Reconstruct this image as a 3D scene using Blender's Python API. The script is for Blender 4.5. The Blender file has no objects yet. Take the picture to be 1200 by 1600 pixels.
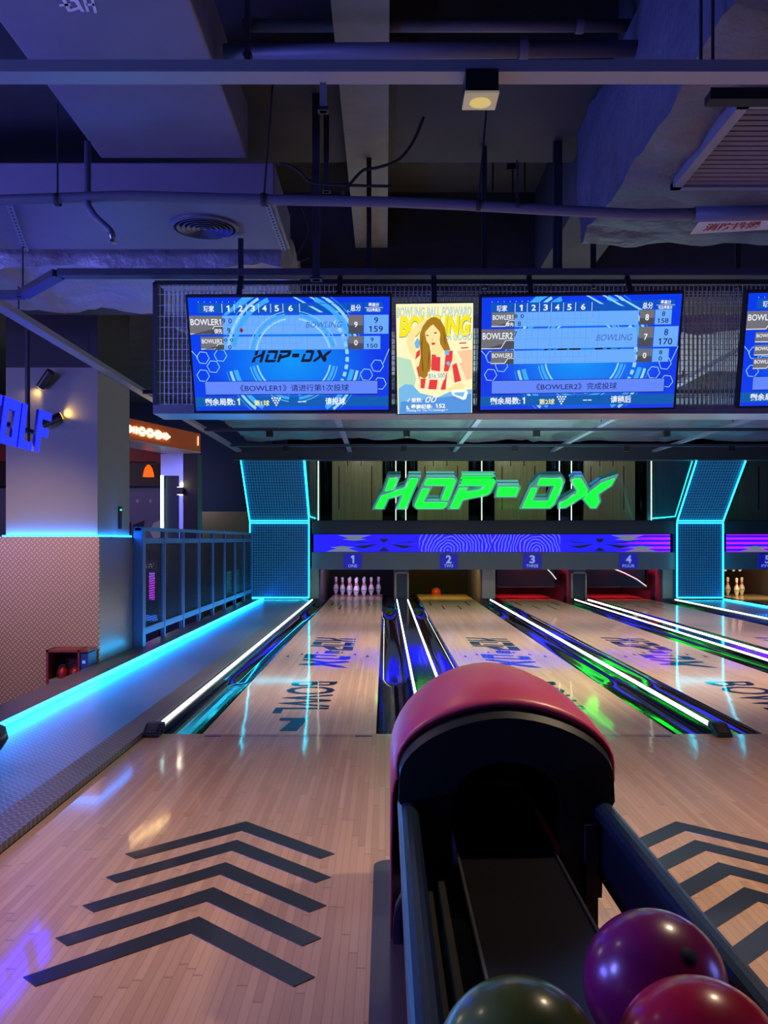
import bpy, math, random
from mathutils import Vector, Matrix, noise
random.seed(7)
S = bpy.context.scene
COL = S.collection
# ------------------------------------------------------------------ camera
F, CH, VX, VY = 1420.0, 1.17, 601.6, 843.6      # focal length in px, eye height, vanishing point
cam = bpy.data.objects.new('camera', bpy.data.cameras.new('camera'))
COL.objects.link(cam)
cam.location = (0, 0, CH)
cam.rotation_euler = (math.pi / 2, 0, 0)
cam.data.sensor_fit = 'VERTICAL'
cam.data.sensor_height = 36
cam.data.lens = F / 1600 * 36
cam.data.shift_x = (600 - VX) / 1600
cam.data.shift_y = (VY - 800) / 1600
cam.data.clip_start = 0.05
S.camera = cam
# ------------------------------------------------------------------ world, view
w = bpy.data.worlds.new('world'); S.world = w; w.use_nodes = True
bg = w.node_tree.nodes['Background']
bg.inputs[0].default_value = (0.10, 0.12, 0.42, 1); bg.inputs[1].default_value = 0.02
S.view_settings.view_transform = 'Standard'; S.view_settings.look = 'None'
S.view_settings.exposure = 0.0; S.view_settings.gamma = 1.0; S.view_settings.use_curve_mapping = False
try:
    S.cycles.use_denoising = True
    S.cycles.max_bounces = 8; S.cycles.glossy_bounces = 5; S.cycles.diffuse_bounces = 3
    S.cycles.transparent_max_bounces = 8; S.cycles.sample_clamp_indirect = 4.0
    S.cycles.caustics_reflective = False; S.cycles.caustics_refractive = False
except Exception:
    pass
# ------------------------------------------------------------------ lamps
def lamp(name, kind, loc, energy, color, target=None, size=0.1, spot=90, blend=0.6, size_y=None):
    d = bpy.data.lights.new(name, kind); d.energy = energy; d.color = color
    if kind == 'AREA':
        d.size = size
        if size_y: d.shape = 'RECTANGLE'; d.size_y = size_y
    else:
        d.shadow_soft_size = size
    if kind == 'SPOT': d.spot_size = math.radians(spot); d.spot_blend = blend
    o = bpy.data.objects.new(name, d); COL.objects.link(o); o.location = loc
    if target is not None:
        o.rotation_euler = (Vector(target) - Vector(loc)).to_track_quat('-Z', 'Y').to_euler()
    return o
WARM = (1.0, 0.76, 0.60)
for i, (x, y, e) in enumerate([(-1.7, 2.6, 265), (-0.4, 4.1, 95), (1.5, 2.6, 330), (3.0, 3.4, 220), (0.8, 4.6, 90)]):
    lamp('approach_downlight', 'SPOT', (x, y, 2.64), e * 0.66, WARM if x < 1.4 else (1.0, 0.77, 0.5), (x, y + 0.2, 0), 0.05, 110, 1.0)
for x in (-0.58, 1.2, 2.8, 4.65):                      # lane wash from lamps on the ceiling grid
    for y, e in ((7.2, 350), (10.2, 340), (13.4, 220), (15.8, 45)):
        lamp('lane_spot', 'SPOT', (x, y, 2.62), e, {-0.58: (1.0, 0.78, 0.74), 1.2: (1.0, 0.84, 0.60), 2.8: (1.0, 0.78, 0.76), 4.65: (0.95, 0.76, 0.86)}[x], (x, y + 0.6, 0), 0.04, 95, 1.0)
lamp('approach_downlight', 'SPOT', (1.7, 1.5, 3.2), 170, WARM, (1.1, 1.6, 0), 0.05, 80, 1.0)
lamp('ceiling_fill', 'AREA', (-6.5, 3.4, 1.4), 270, (0.15, 0.16, 1.0), (-3.2, 3.2, 4.6), 1.6)  # added blue uplight for ceiling and ducts, unseen off to the left
lamp('zone_fill', 'POINT', (-4.0, 17.4, 2.2), 26, (0.45, 0.5, 0.9), None, 0.4)  # added fill that lifts the navy wall behind the portal
lamp('right_duct_fill', 'AREA', (6.5, 2.6, 1.3), 55, (0.2, 0.23, 1.0), (2.0, 3.6, 3.4), 1.6)  # added blue uplight for the right-hand duct, no fixture behind it
lamp('walkway_fill', 'AREA', (-5.2, 1.5, 2.6), 190, (0.2, 0.22, 1.0), (-1.6, 4.5, 0), 1.0)  # added blue fill that tints the tread plate walkway
lamp('left_zone_fill', 'POINT', (-5.5, 7.0, 2.3), 45, (0.75, 0.55, 0.6), None, 0.3)  # added fill that brightens the pillar, source unseen
lamp('cladding_fill', 'SPOT', (-3.3, 5.6, 2.6), 330, (1.0, 0.62, 0.27), (-3.2, 8.2, 0.8), 0.08, 48, 1.0)  # added warm fill aimed at the pillar cladding, no fixture here
lamp('portal_fill', 'POINT', (-4.6, 12.6, 2.2), 18, (0.95, 0.75, 0.8), None, 0.3)  # fill light in the portal zone, no fixture
lamp('grid_fill', 'AREA', (2.0, 13.6, 1.9), 48, (0.5, 0.85, 0.9), (2.0, 13.7, 3.5), 3.0)  # added upward fill for the far foil duct
lamp('grid_fill', 'AREA', (2.0, 10.5, 1.9), 80, (0.5, 0.85, 0.9), (2.0, 10.6, 3.5), 3.0)  # added upward fill for rails and foil beyond the screens
# ------------------------------------------------------------------ helpers: pixels, colour
def P(px, py, D):
    return Vector(((px - VX) / F * D, D, CH - (py - VY) / F * D))
def lin(c):
    return tuple(((v / 255) / 12.92 if v / 255 <= 0.04045 else ((v / 255 + 0.055) / 1.055) ** 2.4) for v in c)
# ------------------------------------------------------------------ helpers: materials
class NT:
    def __init__(s, m): s.t = m.node_tree; s.n = s.t.nodes; s.l = s.t.links
    def new(s, typ, **kw):
        o = s.n.new(typ)
        for k, v in kw.items(): setattr(o, k, v)
        return o
    def put(s, sock, v):
        if hasattr(v, 'is_linked') or hasattr(v, 'links'): s.l.new(v, sock)
        elif isinstance(v, (tuple, list)) and len(v) == 3 and sock.type == 'RGBA': sock.default_value = (*v, 1)
        else: sock.default_value = v
    def m(s, op, a, b=None, c=None):
        o = s.new('ShaderNodeMath', operation=op)
        s.put(o.inputs[0], a)
        if b is not None: s.put(o.inputs[1], b)
        if c is not None: s.put(o.inputs[2], c)
        return o.outputs[0]
    def mix(s, f, a, b):
        o = s.new('ShaderNodeMix', data_type='RGBA')
        s.put(o.inputs[0], f); s.put(o.inputs[6], a); s.put(o.inputs[7], b)
        return o.outputs[2]
    def xyz(s, coord='Object'):
        if coord == 'World':
            g = s.new('ShaderNodeNewGeometry'); out = g.outputs['Position']
        else:
            g = s.new('ShaderNodeTexCoord'); out = g.outputs[coord]
        x = s.new('ShaderNodeSeparateXYZ'); s.l.new(out, x.inputs[0])
        return out, x.outputs
    def noise(s, vec, scale, detail=3, rough=0.55):
        o = s.new('ShaderNodeTexNoise'); o.inputs['Scale'].default_value = scale
        o.inputs['Detail'].default_value = detail; o.inputs['Roughness'].default_value = rough
        if vec is not None: s.l.new(vec, o.inputs['Vector'])
        return o.outputs[0]
    def bump(s, h, strength, dist=0.01):
        o = s.new('ShaderNodeBump'); o.inputs['Strength'].default_value = strength; o.inputs['Distance'].default_value = dist
        s.l.new(h, o.inputs['Height']); return o.outputs[0]
MATS = {}
def mat(name, col=(128, 128, 128), rough=0.5, metal=0.0, emit=None, es=1.0, coat=0.0, spec=0.5, bump=None, vary=0.0, vscale=6, crough=0.05, alpha=None):
    if name in MATS: return MATS[name]
    m = bpy.data.materials.new(name); m.use_nodes = True; MATS[name] = m
    b = m.node_tree.nodes['Principled BSDF']; t = NT(m)
    c = lin(col)
    b.inputs['Base Color'].default_value = (*c, 1)
    b.inputs['Roughness'].default_value = rough; b.inputs['Metallic'].default_value = metal
    b.inputs['Specular IOR Level'].default_value = spec
    b.inputs['Coat Weight'].default_value = coat; b.inputs['Coat Roughness'].default_value = crough
    if emit is not None:
        b.inputs['Emission Color'].default_value = (*lin(emit), 1); b.inputs['Emission Strength'].default_value = es
    if vary or bump:
        vec, _ = t.xyz('World')
        if vary:
            n = t.noise(vec, vscale)
            f = t.m('MULTIPLY', t.m('SUBTRACT', n, 0.35), 2.2)
            o = t.mix(f, tuple(v * (1 - vary) for v in c), tuple(min(1, v * (1 + vary)) for v in c))
            t.l.new(o, b.inputs['Base Color'])
        if bump:
            t.l.new(t.bump(t.noise(vec, bump[0], 4), bump[1], bump[2] if len(bump) > 2 else 0.01), b.inputs['Normal'])
    return m
def emi(name, col, s=1.0):
    return mat(name, (10, 10, 10), 0.6, emit=col, es=s)
def plank_mat(name, c1, c2, width, length, rough, coat, crough, gap=0.05):
    m = bpy.data.materials.new(name); m.use_nodes = True; MATS[name] = m; t = NT(m)
    b = m.node_tree.nodes['Principled BSDF']
    vec, o = t.xyz('World')
    bx = t.m('DIVIDE', o[0], width); idx = t.m('FLOOR', bx)
    wn = t.new('ShaderNodeTexWhiteNoise', noise_dimensions='1D'); t.put(wn.inputs['W'], idx)
    by = t.m('ADD', t.m('DIVIDE', o[1], length), t.m('MULTIPLY', wn.outputs[0], 7.3)); jdx = t.m('FLOOR', by)
    cv = t.new('ShaderNodeCombineXYZ'); t.put(cv.inputs[0], idx); t.put(cv.inputs[1], jdx)
    w2 = t.new('ShaderNodeTexWhiteNoise', noise_dimensions='3D'); t.l.new(cv.outputs[0], w2.inputs['Vector'])
    mp = t.new('ShaderNodeMapping'); mp.inputs['Scale'].default_value = (60, 2.5, 1); t.l.new(vec, mp.inputs[0])
    gr = t.noise(mp.outputs[0], 1.0, 4)
    f = t.m('ADD', t.m('MULTIPLY', w2.outputs[0], 0.75), t.m('MULTIPLY', t.m('SUBTRACT', gr, 0.5), 0.7))
    col = t.mix(f, lin(c1), lin(c2))
    fx = t.m('ABSOLUTE', t.m('SUBTRACT', t.m('FRACT', bx), 0.5)); fy = t.m('ABSOLUTE', t.m('SUBTRACT', t.m('FRACT', by), 0.5))
    ln = t.m('MAXIMUM', t.m('GREATER_THAN', fx, 0.5 - gap), t.m('GREATER_THAN', fy, 0.5 - 0.004 / length))
    col = t.mix(t.m('MULTIPLY', ln, 0.45), col, lin((70, 48, 36)))
    t.l.new(col, b.inputs['Base Color'])
    b.inputs['Roughness'].default_value = rough; b.inputs['Coat Weight'].default_value = coat
    b.inputs['Coat Roughness'].default_value = crough
    mp2 = t.new('ShaderNodeMapping'); mp2.inputs['Scale'].default_value = (9, 1.3, 1); t.l.new(vec, mp2.inputs[0])
    nb = t.bump(t.noise(mp2.outputs[0], 1.0, 2), 0.035, 0.02)
    t.l.new(nb, b.inputs['Coat Normal']); t.l.new(nb, b.inputs['Normal'])
    return m
def tread_mat(name, col, axes, scale=26, rough=0.34, metal=0.75, strength=0.55):
    m = bpy.data.materials.new(name); m.use_nodes = True; MATS[name] = m; t = NT(m)
    b = m.node_tree.nodes['Principled BSDF']
    vec, o = t.xyz('World')
    a_, b_ = o[axes[0]], o[axes[1]]
    u = t.m('MULTIPLY', t.m('ADD', a_, b_), scale * .7071); v = t.m('MULTIPLY', t.m('SUBTRACT', a_, b_), scale * .7071)
    par = t.m('MODULO', t.m('ABSOLUTE', t.m('ADD', t.m('FLOOR', u), t.m('FLOOR', v))), 2.0)
    fu = t.m('SUBTRACT', t.m('FRACT', u), 0.5); fv = t.m('SUBTRACT', t.m('FRACT', v), 0.5)
    p = t.m('ADD', fu, t.m('MULTIPLY', par, t.m('SUBTRACT', fv, fu))); q = t.m('ADD', fv, t.m('MULTIPLY', par, t.m('SUBTRACT', fu, fv)))
    e = t.m('ADD', t.m('POWER', t.m('DIVIDE', t.m('ABSOLUTE', p), 0.56), 2.0), t.m('POWER', t.m('DIVIDE', t.m('ABSOLUTE', q), 0.17), 2.0))
    h = t.m('MAXIMUM', t.m('SUBTRACT', 1.0, e), 0.0)
    hs = t.m('MINIMUM', t.m('MULTIPLY', h, 3.0), 1.0)
    c = lin(col)
    t.l.new(t.mix(hs, tuple(x * 0.72 for x in c), tuple(min(1, x * 1.5) for x in c)), b.inputs['Base Color'])
    b.inputs['Roughness'].default_value = rough; b.inputs['Metallic'].default_value = metal
    t.l.new(t.bump(hs, strength, 0.006), b.inputs['Normal'])
    return m
# ------------------------------------------------------------------ helpers: meshes
class MB:
    def __init__(s): s.v = []; s.f = []; s.k = []; s.uv = None
    def add(s, vs, fs, k=0):
        n = len(s.v); s.v += [tuple(v) for v in vs]
        s.f += [tuple(i + n for i in f) for f in fs]; s.k += [k] * len(fs); return s
    def box(s, a, b, k=0):
        x0, y0, z0 = (min(a[i], b[i]) for i in range(3)); x1, y1, z1 = (max(a[i], b[i]) for i in range(3))
        return s.add([(x0, y0, z0), (x1, y0, z0), (x1, y1, z0), (x0, y1, z0), (x0, y0, z1), (x1, y0, z1), (x1, y1, z1), (x0, y1, z1)],
                     [(0, 3, 2, 1), (4, 5, 6, 7), (0, 1, 5, 4), (1, 2, 6, 5), (2, 3, 7, 6), (3, 0, 4, 7)], k)
    def bar(s, a, b, wx, wz, k=0, up=(0, 0, 1)):
        a, b = Vector(a), Vector(b); d = (b - a).normalized(); up = Vector(up)
        if abs(d.dot(up)) > 0.99: up = Vector((0, 1, 0))
        r = d.cross(up).normalized() * wx / 2; u = r.cross(d).normalized() * wz / 2
        vs = [p + r * i + u * j for p in (a, b) for i, j in ((-1, -1), (1, -1), (1, 1), (-1, 1))]
        return s.add(vs, [(0, 1, 2, 3), (7, 6, 5, 4), (0, 4, 5, 1), (1, 5, 6, 2), (2, 6, 7, 3), (3, 7, 4, 0)], k)
    def tube(s, path, r, n=10, k=0, cap=True):
        pts = [Vector(p) for p in path]; rs = r if isinstance(r, (list, tuple)) else [r] * len(pts)
        rings = []; nrm = None
        for i, p in enumerate(pts):
            d = (pts[min(i + 1, len(pts) - 1)] - pts[max(i - 1, 0)]).normalized()
            if nrm is None:
                a = Vector((0, 0, 1)) if abs(d.z) < 0.9 else Vector((0, 1, 0)); nrm = d.cross(a).normalized()
            nrm = (nrm - d * nrm.dot(d)).normalized(); bn = d.cross(nrm)
            rings.append([p + (nrm * math.cos(2 * math.pi * j / n) + bn * math.sin(2 * math.pi * j / n)) * rs[i] for j in range(n)])
        vs = [v for ring in rings for v in ring]; fs = []
        for i in range(len(pts) - 1):
            for j in range(n):
                fs.append((i * n + j, i * n + (j + 1) % n, (i + 1) * n + (j + 1) % n, (i + 1) * n + j))
        if cap:
            fs.append(tuple(reversed(range(n)))); fs.append(tuple((len(pts) - 1) * n + j for j in range(n)))
        return s.add(vs, fs, k)
    def lathe(s, prof, c, n=24, k=0, axis=(0, 0, 1)):
        ax = Vector(axis).normalized(); a = ax.orthogonal().normalized(); b = ax.cross(a); c = Vector(c)
        vs = []; fs = []
        for r, h in prof:
            for j in range(n):
                t = 2 * math.pi * j / n; vs.append(c + ax * h + (a * math.cos(t) + b * math.sin(t)) * max(r, 1e-5))
        for i in range(len(prof) - 1):
            for j in range(n):
                fs.append((i * n + j, i * n + (j + 1) % n, (i + 1) * n + (j + 1) % n, (i + 1) * n + j))
        if isinstance(k, (list, tuple)):
            for i in range(len(prof) - 1):
                pass
            m0 = len(s.f); s.add(vs, fs, 0)
            for i in range(len(prof) - 1):
                for j in range(n): s.k[m0 + i * n + j] = k[i]
            return s
        return s.add(vs, fs, k)
    def poly(s, pts, k=0):
        return s.add(pts, [tuple(range(len(pts)))], k)
    def prism(s, pts, d, k=0, kside=None):
        d = Vector(d); n = len(pts); a = [Vector(p) for p in pts]; b = [p + d for p in a]
        s.add(a + b, [tuple(range(n))], k); base = len(s.v) - 2 * n
        s.f.append(tuple(base + n + i for i in reversed(range(n)))); s.k.append(k if kside is None else kside)
        for i in range(n):
            j = (i + 1) % n
            s.f.append((base + i, base + n + i, base + n + j, base + j)); s.k.append(k if kside is None else kside)
        return s
    def build(s, name, mats, parent=None, smooth=False, bevel=0, label=None):
        me = bpy.data.meshes.new(name)
        off = Vector((0, 0, 0))
        if parent is not None:
            p = parent
            while p is not None: off += Vector(p.location); p = p.parent
            loc = Vector((0, 0, 0))
        else:
            xs = [v[0] for v in s.v]; ys = [v[1] for v in s.v]; zs = [v[2] for v in s.v]
            off = Vector(((min(xs) + max(xs)) / 2, (min(ys) + max(ys)) / 2, min(zs))); loc = off
        me.from_pydata([(v[0] - off.x, v[1] - off.y, v[2] - off.z) for v in s.v], [], s.f)
        for m in (mats if isinstance(mats, (list, tuple)) else [mats]): me.materials.append(m)
        for p, k in zip(me.polygons, s.k): p.material_index = k; p.use_smooth = smooth
        me.update()
        o = bpy.data.objects.new(name, me); COL.objects.link(o); o.location = loc
        if parent is not None: o.parent = parent
        if bevel:
            bm = o.modifiers.new('bevel', 'BEVEL'); bm.width = bevel; bm.segments = 2; bm.limit_method = 'ANGLE'
        if label: o['label'] = label
        return o
def tag(o, label, cat, group=None, kind=None):
    o['label'] = label; o['category'] = cat
    if group: o['group'] = group
    if kind: o['kind'] = kind
    return o
def struct(o, label=None):
    o['kind'] = 'structure'
    if label: o['label'] = label
    return o
def thing(name, loc, label, cat, group=None):
    o = bpy.data.objects.new(name, None); o.empty_display_size = 0.1; COL.objects.link(o); o.location = loc
    return tag(o, label, cat, group)
def bx(name, a, b, m, parent=None, bevel=0):
    return MB().box(a, b).build(name, m, parent, bevel=bevel)
# text: triangulated outlines from the built-in font, normalised to a 0..1 box
_TC = {}
def glyphs(txt, bold=0.0, shear=0.0):
    key = (txt, bold, shear)
    if key in _TC: return _TC[key]
    c = bpy.data.curves.new('t', 'FONT'); c.body = txt; c.offset = bold; c.resolution_u = 3; c.shear = shear
    o = bpy.data.objects.new('t', c); COL.objects.link(o)
    me = o.to_mesh(); vs = [(v.co.x, v.co.y) for v in me.vertices]; fs = [tuple(p.vertices) for p in me.polygons]
    o.to_mesh_clear(); bpy.data.objects.remove(o); bpy.data.curves.remove(c)
    if '1' in txt:                 # give the plain figure 1 its flag
        def ext(t_):
            c = bpy.data.curves.new('t', 'FONT'); c.body = t_; c.offset = bold; c.shear = shear
            o = bpy.data.objects.new('t', c); COL.objects.link(o); me = o.to_mesh(); xs = [v.co.x for v in me.vertices]; ys = [v.co.y for v in me.vertices]
            o.to_mesh_clear(); bpy.data.objects.remove(o); bpy.data.curves.remove(c); return min(xs), max(xs), min(ys), max(ys)
        a0, a1, b0, b1 = ext('1'); wd = a1 - a0 - shear * (b1 - b0)
        for i, ch in enumerate(txt):
            if ch == '1':
                xr = ext(txt[:i + 1])[1]; xl = xr - wd; n0 = len(vs); th = wd * 1.0
                vs += [(xl + wd * .2, b1), (xl + wd * .2, b1 - th * 1.35), (xl - .10 - bold, b1 - .10 - th * 1.1), (xl - .10 - bold, b1 - .10)]; fs.append((n0, n0 + 1, n0 + 2, n0 + 3))
    x0 = min(v[0] for v in vs); x1 = max(v[0] for v in vs); y0 = min(v[1] for v in vs); y1 = max(v[1] for v in vs)
    r = ([((x - x0) / (x1 - x0), (y - y0) / (y1 - y0)) for x, y in vs], fs)
    _TC[key] = r; return r
class Sheet:
    """a drawing surface: (u,v) in 0..1, v downwards, between four corners"""
    def __init__(s, tl, tr, br, bl, mb):
        s.c = [Vector(p) for p in (tl, tr, br, bl)]; s.mb = mb
        n = (s.c[1] - s.c[0]).cross(s.c[3] - s.c[0]).normalized()
        s.n = n if n.y < 0 or abs(n.y) < 1e-6 else n
        s.layer = 0
    def at(s, u, v, off=0.0):
        a = s.c[0].lerp(s.c[1], u); b = s.c[3].lerp(s.c[2], u)
        return a.lerp(b, v) + s.n * off
    def rect(s, u0, v0, u1, v1, k, L):
        s.mb.poly([s.at(u0, v0, L), s.at(u0, v1, L), s.at(u1, v1, L), s.at(u1, v0, L)], k)
    def poly(s, pts, k, L):
        s.mb.poly([s.at(u, v, L) for u, v in pts], k)
    def text(s, txt, u0, v0, u1, v1, k, L, bold=0.0, shear=0.0):
        vs, fs = glyphs(txt, bold, shear)
        s.mb.add([s.at(u0 + (u1 - u0) * x, v1 + (v0 - v1) * y, L) for x, y in vs], fs, k)
    def line(s, pts, wd, k, L, asp=1.78):
        for (a, b), (c, d) in zip(pts[:-1], pts[1:]):
            dx, dy = (c - a) * asp, d - b; l = math.hypot(dx, dy) or 1; nx, ny = -dy / l * wd / 2 / asp, dx / l * wd / 2
            s.poly([(a + nx, b + ny), (c + nx, d + ny), (c - nx, d - ny), (a - nx, b - ny)], k, L)
    def ring(s, cu, cv, r0, r1, a0, a1, k, L, asp=1.78, n=28):
        for i in range(n):
            t0 = math.radians(a0 + (a1 - a0) * i / n); t1 = math.radians(a0 + (a1 - a0) * (i + 1) / n)
            q = [(cu + r * math.cos(t) / asp, cv + r * math.sin(t)) for r, t in ((r0, t0), (r1, t0), (r1, t1), (r0, t1))]
            if all(-0.001 <= u <= 1.001 and -0.001 <= v <= 1.001 for u, v in q): s.poly(q, k, L)
# the HOP-DX letters, drawn on a 1200 px wide crop
LOGO = {
 'H': [[(112, 80), (155, 80), (131, 132), (90, 140)],
       [(76, 158), (188, 121), (206, 80), (248, 80), (190, 218), (150, 218), (176, 152), (108, 172), (88, 218), (45, 218)]],
 'O': [[(286, 80), (408, 80), (418, 92), (384, 180), (348, 180), (375, 112), (268, 112)],
       [(262, 126), (300, 126), (270, 188), (382, 188), (372, 208), (358, 218), (238, 218), (226, 205)]],
 'P': [[(448, 80), (592, 80), (600, 95), (576, 143), (560, 155), (448, 178), (430, 218), (388, 218), (432, 122), (472, 122), (462, 142), (535, 128), (550, 112), (436, 112)]],
 '-': [[(612, 118), (702, 118), (708, 126), (692, 163), (600, 163)]],
 'D': [[(802, 80), (895, 80), (910, 98), (868, 198), (848, 216), (718, 216), (762, 122), (792, 122), (768, 182), (838, 182), (868, 112), (786, 112)]],
 'X': [[(962, 80), (992, 80), (1022, 132), (1018, 152), (918, 214), (888, 214), (892, 195), (966, 150), (972, 135), (946, 92)],
       [(1148, 78), (1128, 112), (1068, 152), (1076, 186), (1058, 216), (1035, 216), (998, 172), (1020, 148), (1080, 102)]],
}
def logo_polys():
    """all polygons with x,y in 0..1, y downwards"""
    return {c: [[((x - 45) / 1103, (y - 78) / 140) for x, y in p] for p in ps] for c, ps in LOGO.items()}
def tri(pts):
    from mathutils.geometry import tessellate_polygon
    return tessellate_polygon([[Vector((p[0], p[1], 0)) for p in pts]])
def flat_poly(mb, pts2, mapf, k=0):
    mb.add([mapf(*p) for p in pts2], tri(pts2), k)

# ================================================================== materials
M_app = plank_mat('approach_wood', (178, 138, 108), (204, 164, 130), 0.0258, 0.9, 0.3, 0.85, 0.07, 0.03)
M_lane = plank_mat('lane_wood', (198, 164, 130), (224, 192, 156), 0.0272, 1.6, 0.3, 0.6, 0.06, 0.035)
M_black = mat('black_plastic', (14, 15, 22), 0.38, bump=(240, 0.12, 0.002))
M_matblack = mat('matt_black', (9, 9, 12), 0.75)
M_gutter = mat('gutter_black', (10, 12, 14), 0.07, coat=1.0)
M_cap = mat('divider_black', (16, 18, 20), 0.10, coat=1.0, bump=(6, 0.08, 0.02))
M_decal = mat('decal_black', (26, 27, 32), 0.42, coat=0.8, crough=0.08)
M_print = mat('lane_print', (16, 34, 78), 0.3, coat=1.0, crough=0.035)
M_white_led = emi('led_white', (255, 255, 245), 6.0)
M_cyan_led = emi('led_cyan', (20, 175, 255), 22.0)
M_cyan_led2 = emi('led_cyan_panel', (30, 215, 245), 9.0)
M_tread_wall = tread_mat('tread_plate_wall', (184, 150, 108), (0, 2), 29, 0.4, 0.45)
M_tread_side = tread_mat('tread_plate_side', (160, 150, 150), (1, 2), 29, 0.3, 0.7)
M_tread_floor = tread_mat('tread_plate_floor', (112, 118, 142), (0, 1), 30, 0.3, 0.45)
M_tread_cap = tread_mat('tread_plate_cap', (120, 118, 124), (0, 1), 30, 0.34, 0.4)
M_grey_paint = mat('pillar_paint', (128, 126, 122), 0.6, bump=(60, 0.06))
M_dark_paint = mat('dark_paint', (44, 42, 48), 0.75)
M_navy = mat('navy_wall', (42, 50, 78), 0.7)
M_ceil = mat('ceiling_concrete', (66, 72, 74), 0.85, vary=0.25, vscale=1.5)
M_beamc = mat('ceiling_beam_concrete', (56, 58, 66), 0.85, vary=0.2, vscale=2)
M_rail = mat('rail_steel', (135, 138, 155), 0.42, 0.2)
M_rail_dk = mat('rail_dark', (52, 54, 70), 0.5, 0.3)
M_duct = mat('duct_sheet', (120, 114, 136), 0.5, 0.25, vary=0.12, vscale=2)
M_duct_dk = mat('duct_dark', (52, 52, 66), 0.6, 0.1)
M_foil = mat('foil_wrap', (150, 146, 158), 0.45, 0.15, bump=(6, 0.6, 0.06))
M_foil_dk = mat('foil_wrap_dark', (88, 90, 110), 0.5, 0.15, bump=(6, 0.6, 0.05))
M_pipe = mat('pipe_paint', (84, 86, 108), 0.5)
M_rod = mat('rod_dark', (40, 40, 52), 0.5, 0.4)
M_steel = mat('brushed_steel', (150, 150, 155), 0.28, 0.9)
M_mask = mat('masking_board', (98, 106, 114), 0.45, 0.1)
M_mask_dk = mat('masking_board_dark', (44, 50, 56), 0.5)
M_blueplate = mat('number_plate_blue', (38, 38, 170), 0.4, emit=(30, 30, 190), es=0.35)
M_platetxt = mat('number_plate_print', (170, 190, 235), 0.4, emit=(150, 175, 235), es=0.45)
M_pin = mat('pin_white', (228, 224, 226), 0.22, coat=0.6)
M_pinred = mat('pin_red', (200, 30, 34), 0.3)
M_pingrey = mat('pin_grey', (120, 118, 126), 0.3)
M_blue_steel = mat('fence_steel', (84, 120, 172), 0.4, 0.2)
M_wire = mat('fence_wire', (44, 50, 62), 0.5, 0.5)
M_orange = mat('orange_board', (212, 92, 36), 0.5)
M_mirror = mat('dark_mirror', (150, 172, 156), 0.02, 1.0)

# ================================================================== structure: floor, walls, ceiling
FOUL = 5.48
struct(bx('floor', (-1.43, -4, -0.12), (14, FOUL, 0), M_app))
struct(bx('floor_back', (-2.60, FOUL + .001, -0.25), (14, 22, -0.13), M_matblack))
struct(bx('floor_left', (-12, -4, -0.52), (-2.606, 22, -0.40), mat('dark_vinyl', (58, 50, 54), 0.35)))
struct(bx('wall_back', (-12, 21.4, -0.2), (14, 21.6, 4.6), M_matblack))
struct(bx('wall_right', (12.5, -4, -0.2), (12.7, 21.4, 4.6), M_dark_paint))
struct(bx('wall_left', (-11.7, -4, -0.2), (-11.5, 21.4, 4.6), M_dark_paint))
struct(bx('wall_rear', (-11.5, -4.2, -0.2), (12.5, -4.0, 4.6), mat('lounge_wall', (70, 62, 86), 0.7)))
struct(bx('ceiling', (-11.5, -4, 4.0), (12.5, 21.4, 4.2), M_ceil))
# concrete downstand beams
struct(bx('beam', (-11.5, 4.75, 3.62), (12.5, 5.9, 4.0), M_beamc))
struct(bx('beam', (-11.5, 7.4, 3.15), (12.5, 8.0, 4.0), M_beamc))
struct(bx('beam', (1.22, 3.2, 3.3), (1.62, 7.4, 4.0), M_beamc))
struct(bx('beam', (-0.24, 2.0, 3.55), (0.02, 7.4, 4.0), mat('pale_concrete', (128, 132, 128), 0.8, vary=0.1)))

# ================================================================== approach chevrons
def chevrons(cx, label):
    t = thing('chevron_marking', (cx, 3.0, 0.0), label, 'floor marking')
    for tip in (3.772, 3.539, 3.294, 3.057, 2.819):
        h = 0.39; th = 0.118; e = 0.052
        pts = [(cx, tip), (cx + h, tip - h), (cx + h - e, tip - h - e), (cx, tip - th), (cx - h + e, tip - h - e), (cx - h, tip - h)]
        mb = MB(); flat_poly(mb, pts, lambda x, y: (x, y, 0.0025))
        mb.add([(x, y, 0.0025) for x, y in pts] + [(x, y, 0.0) for x, y in pts], [(i, (i + 1) % 6, 6 + (i + 1) % 6, 6 + i) for i in range(6)])
        mb.build('stripe', M_decal, t)
chevrons(-0.577, 'five black chevrons on the wood approach in front of lane 1, left of ball return')
chevrons(1.207, 'five black chevrons on the wood approach in front of lane 2, beyond right rail')

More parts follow.
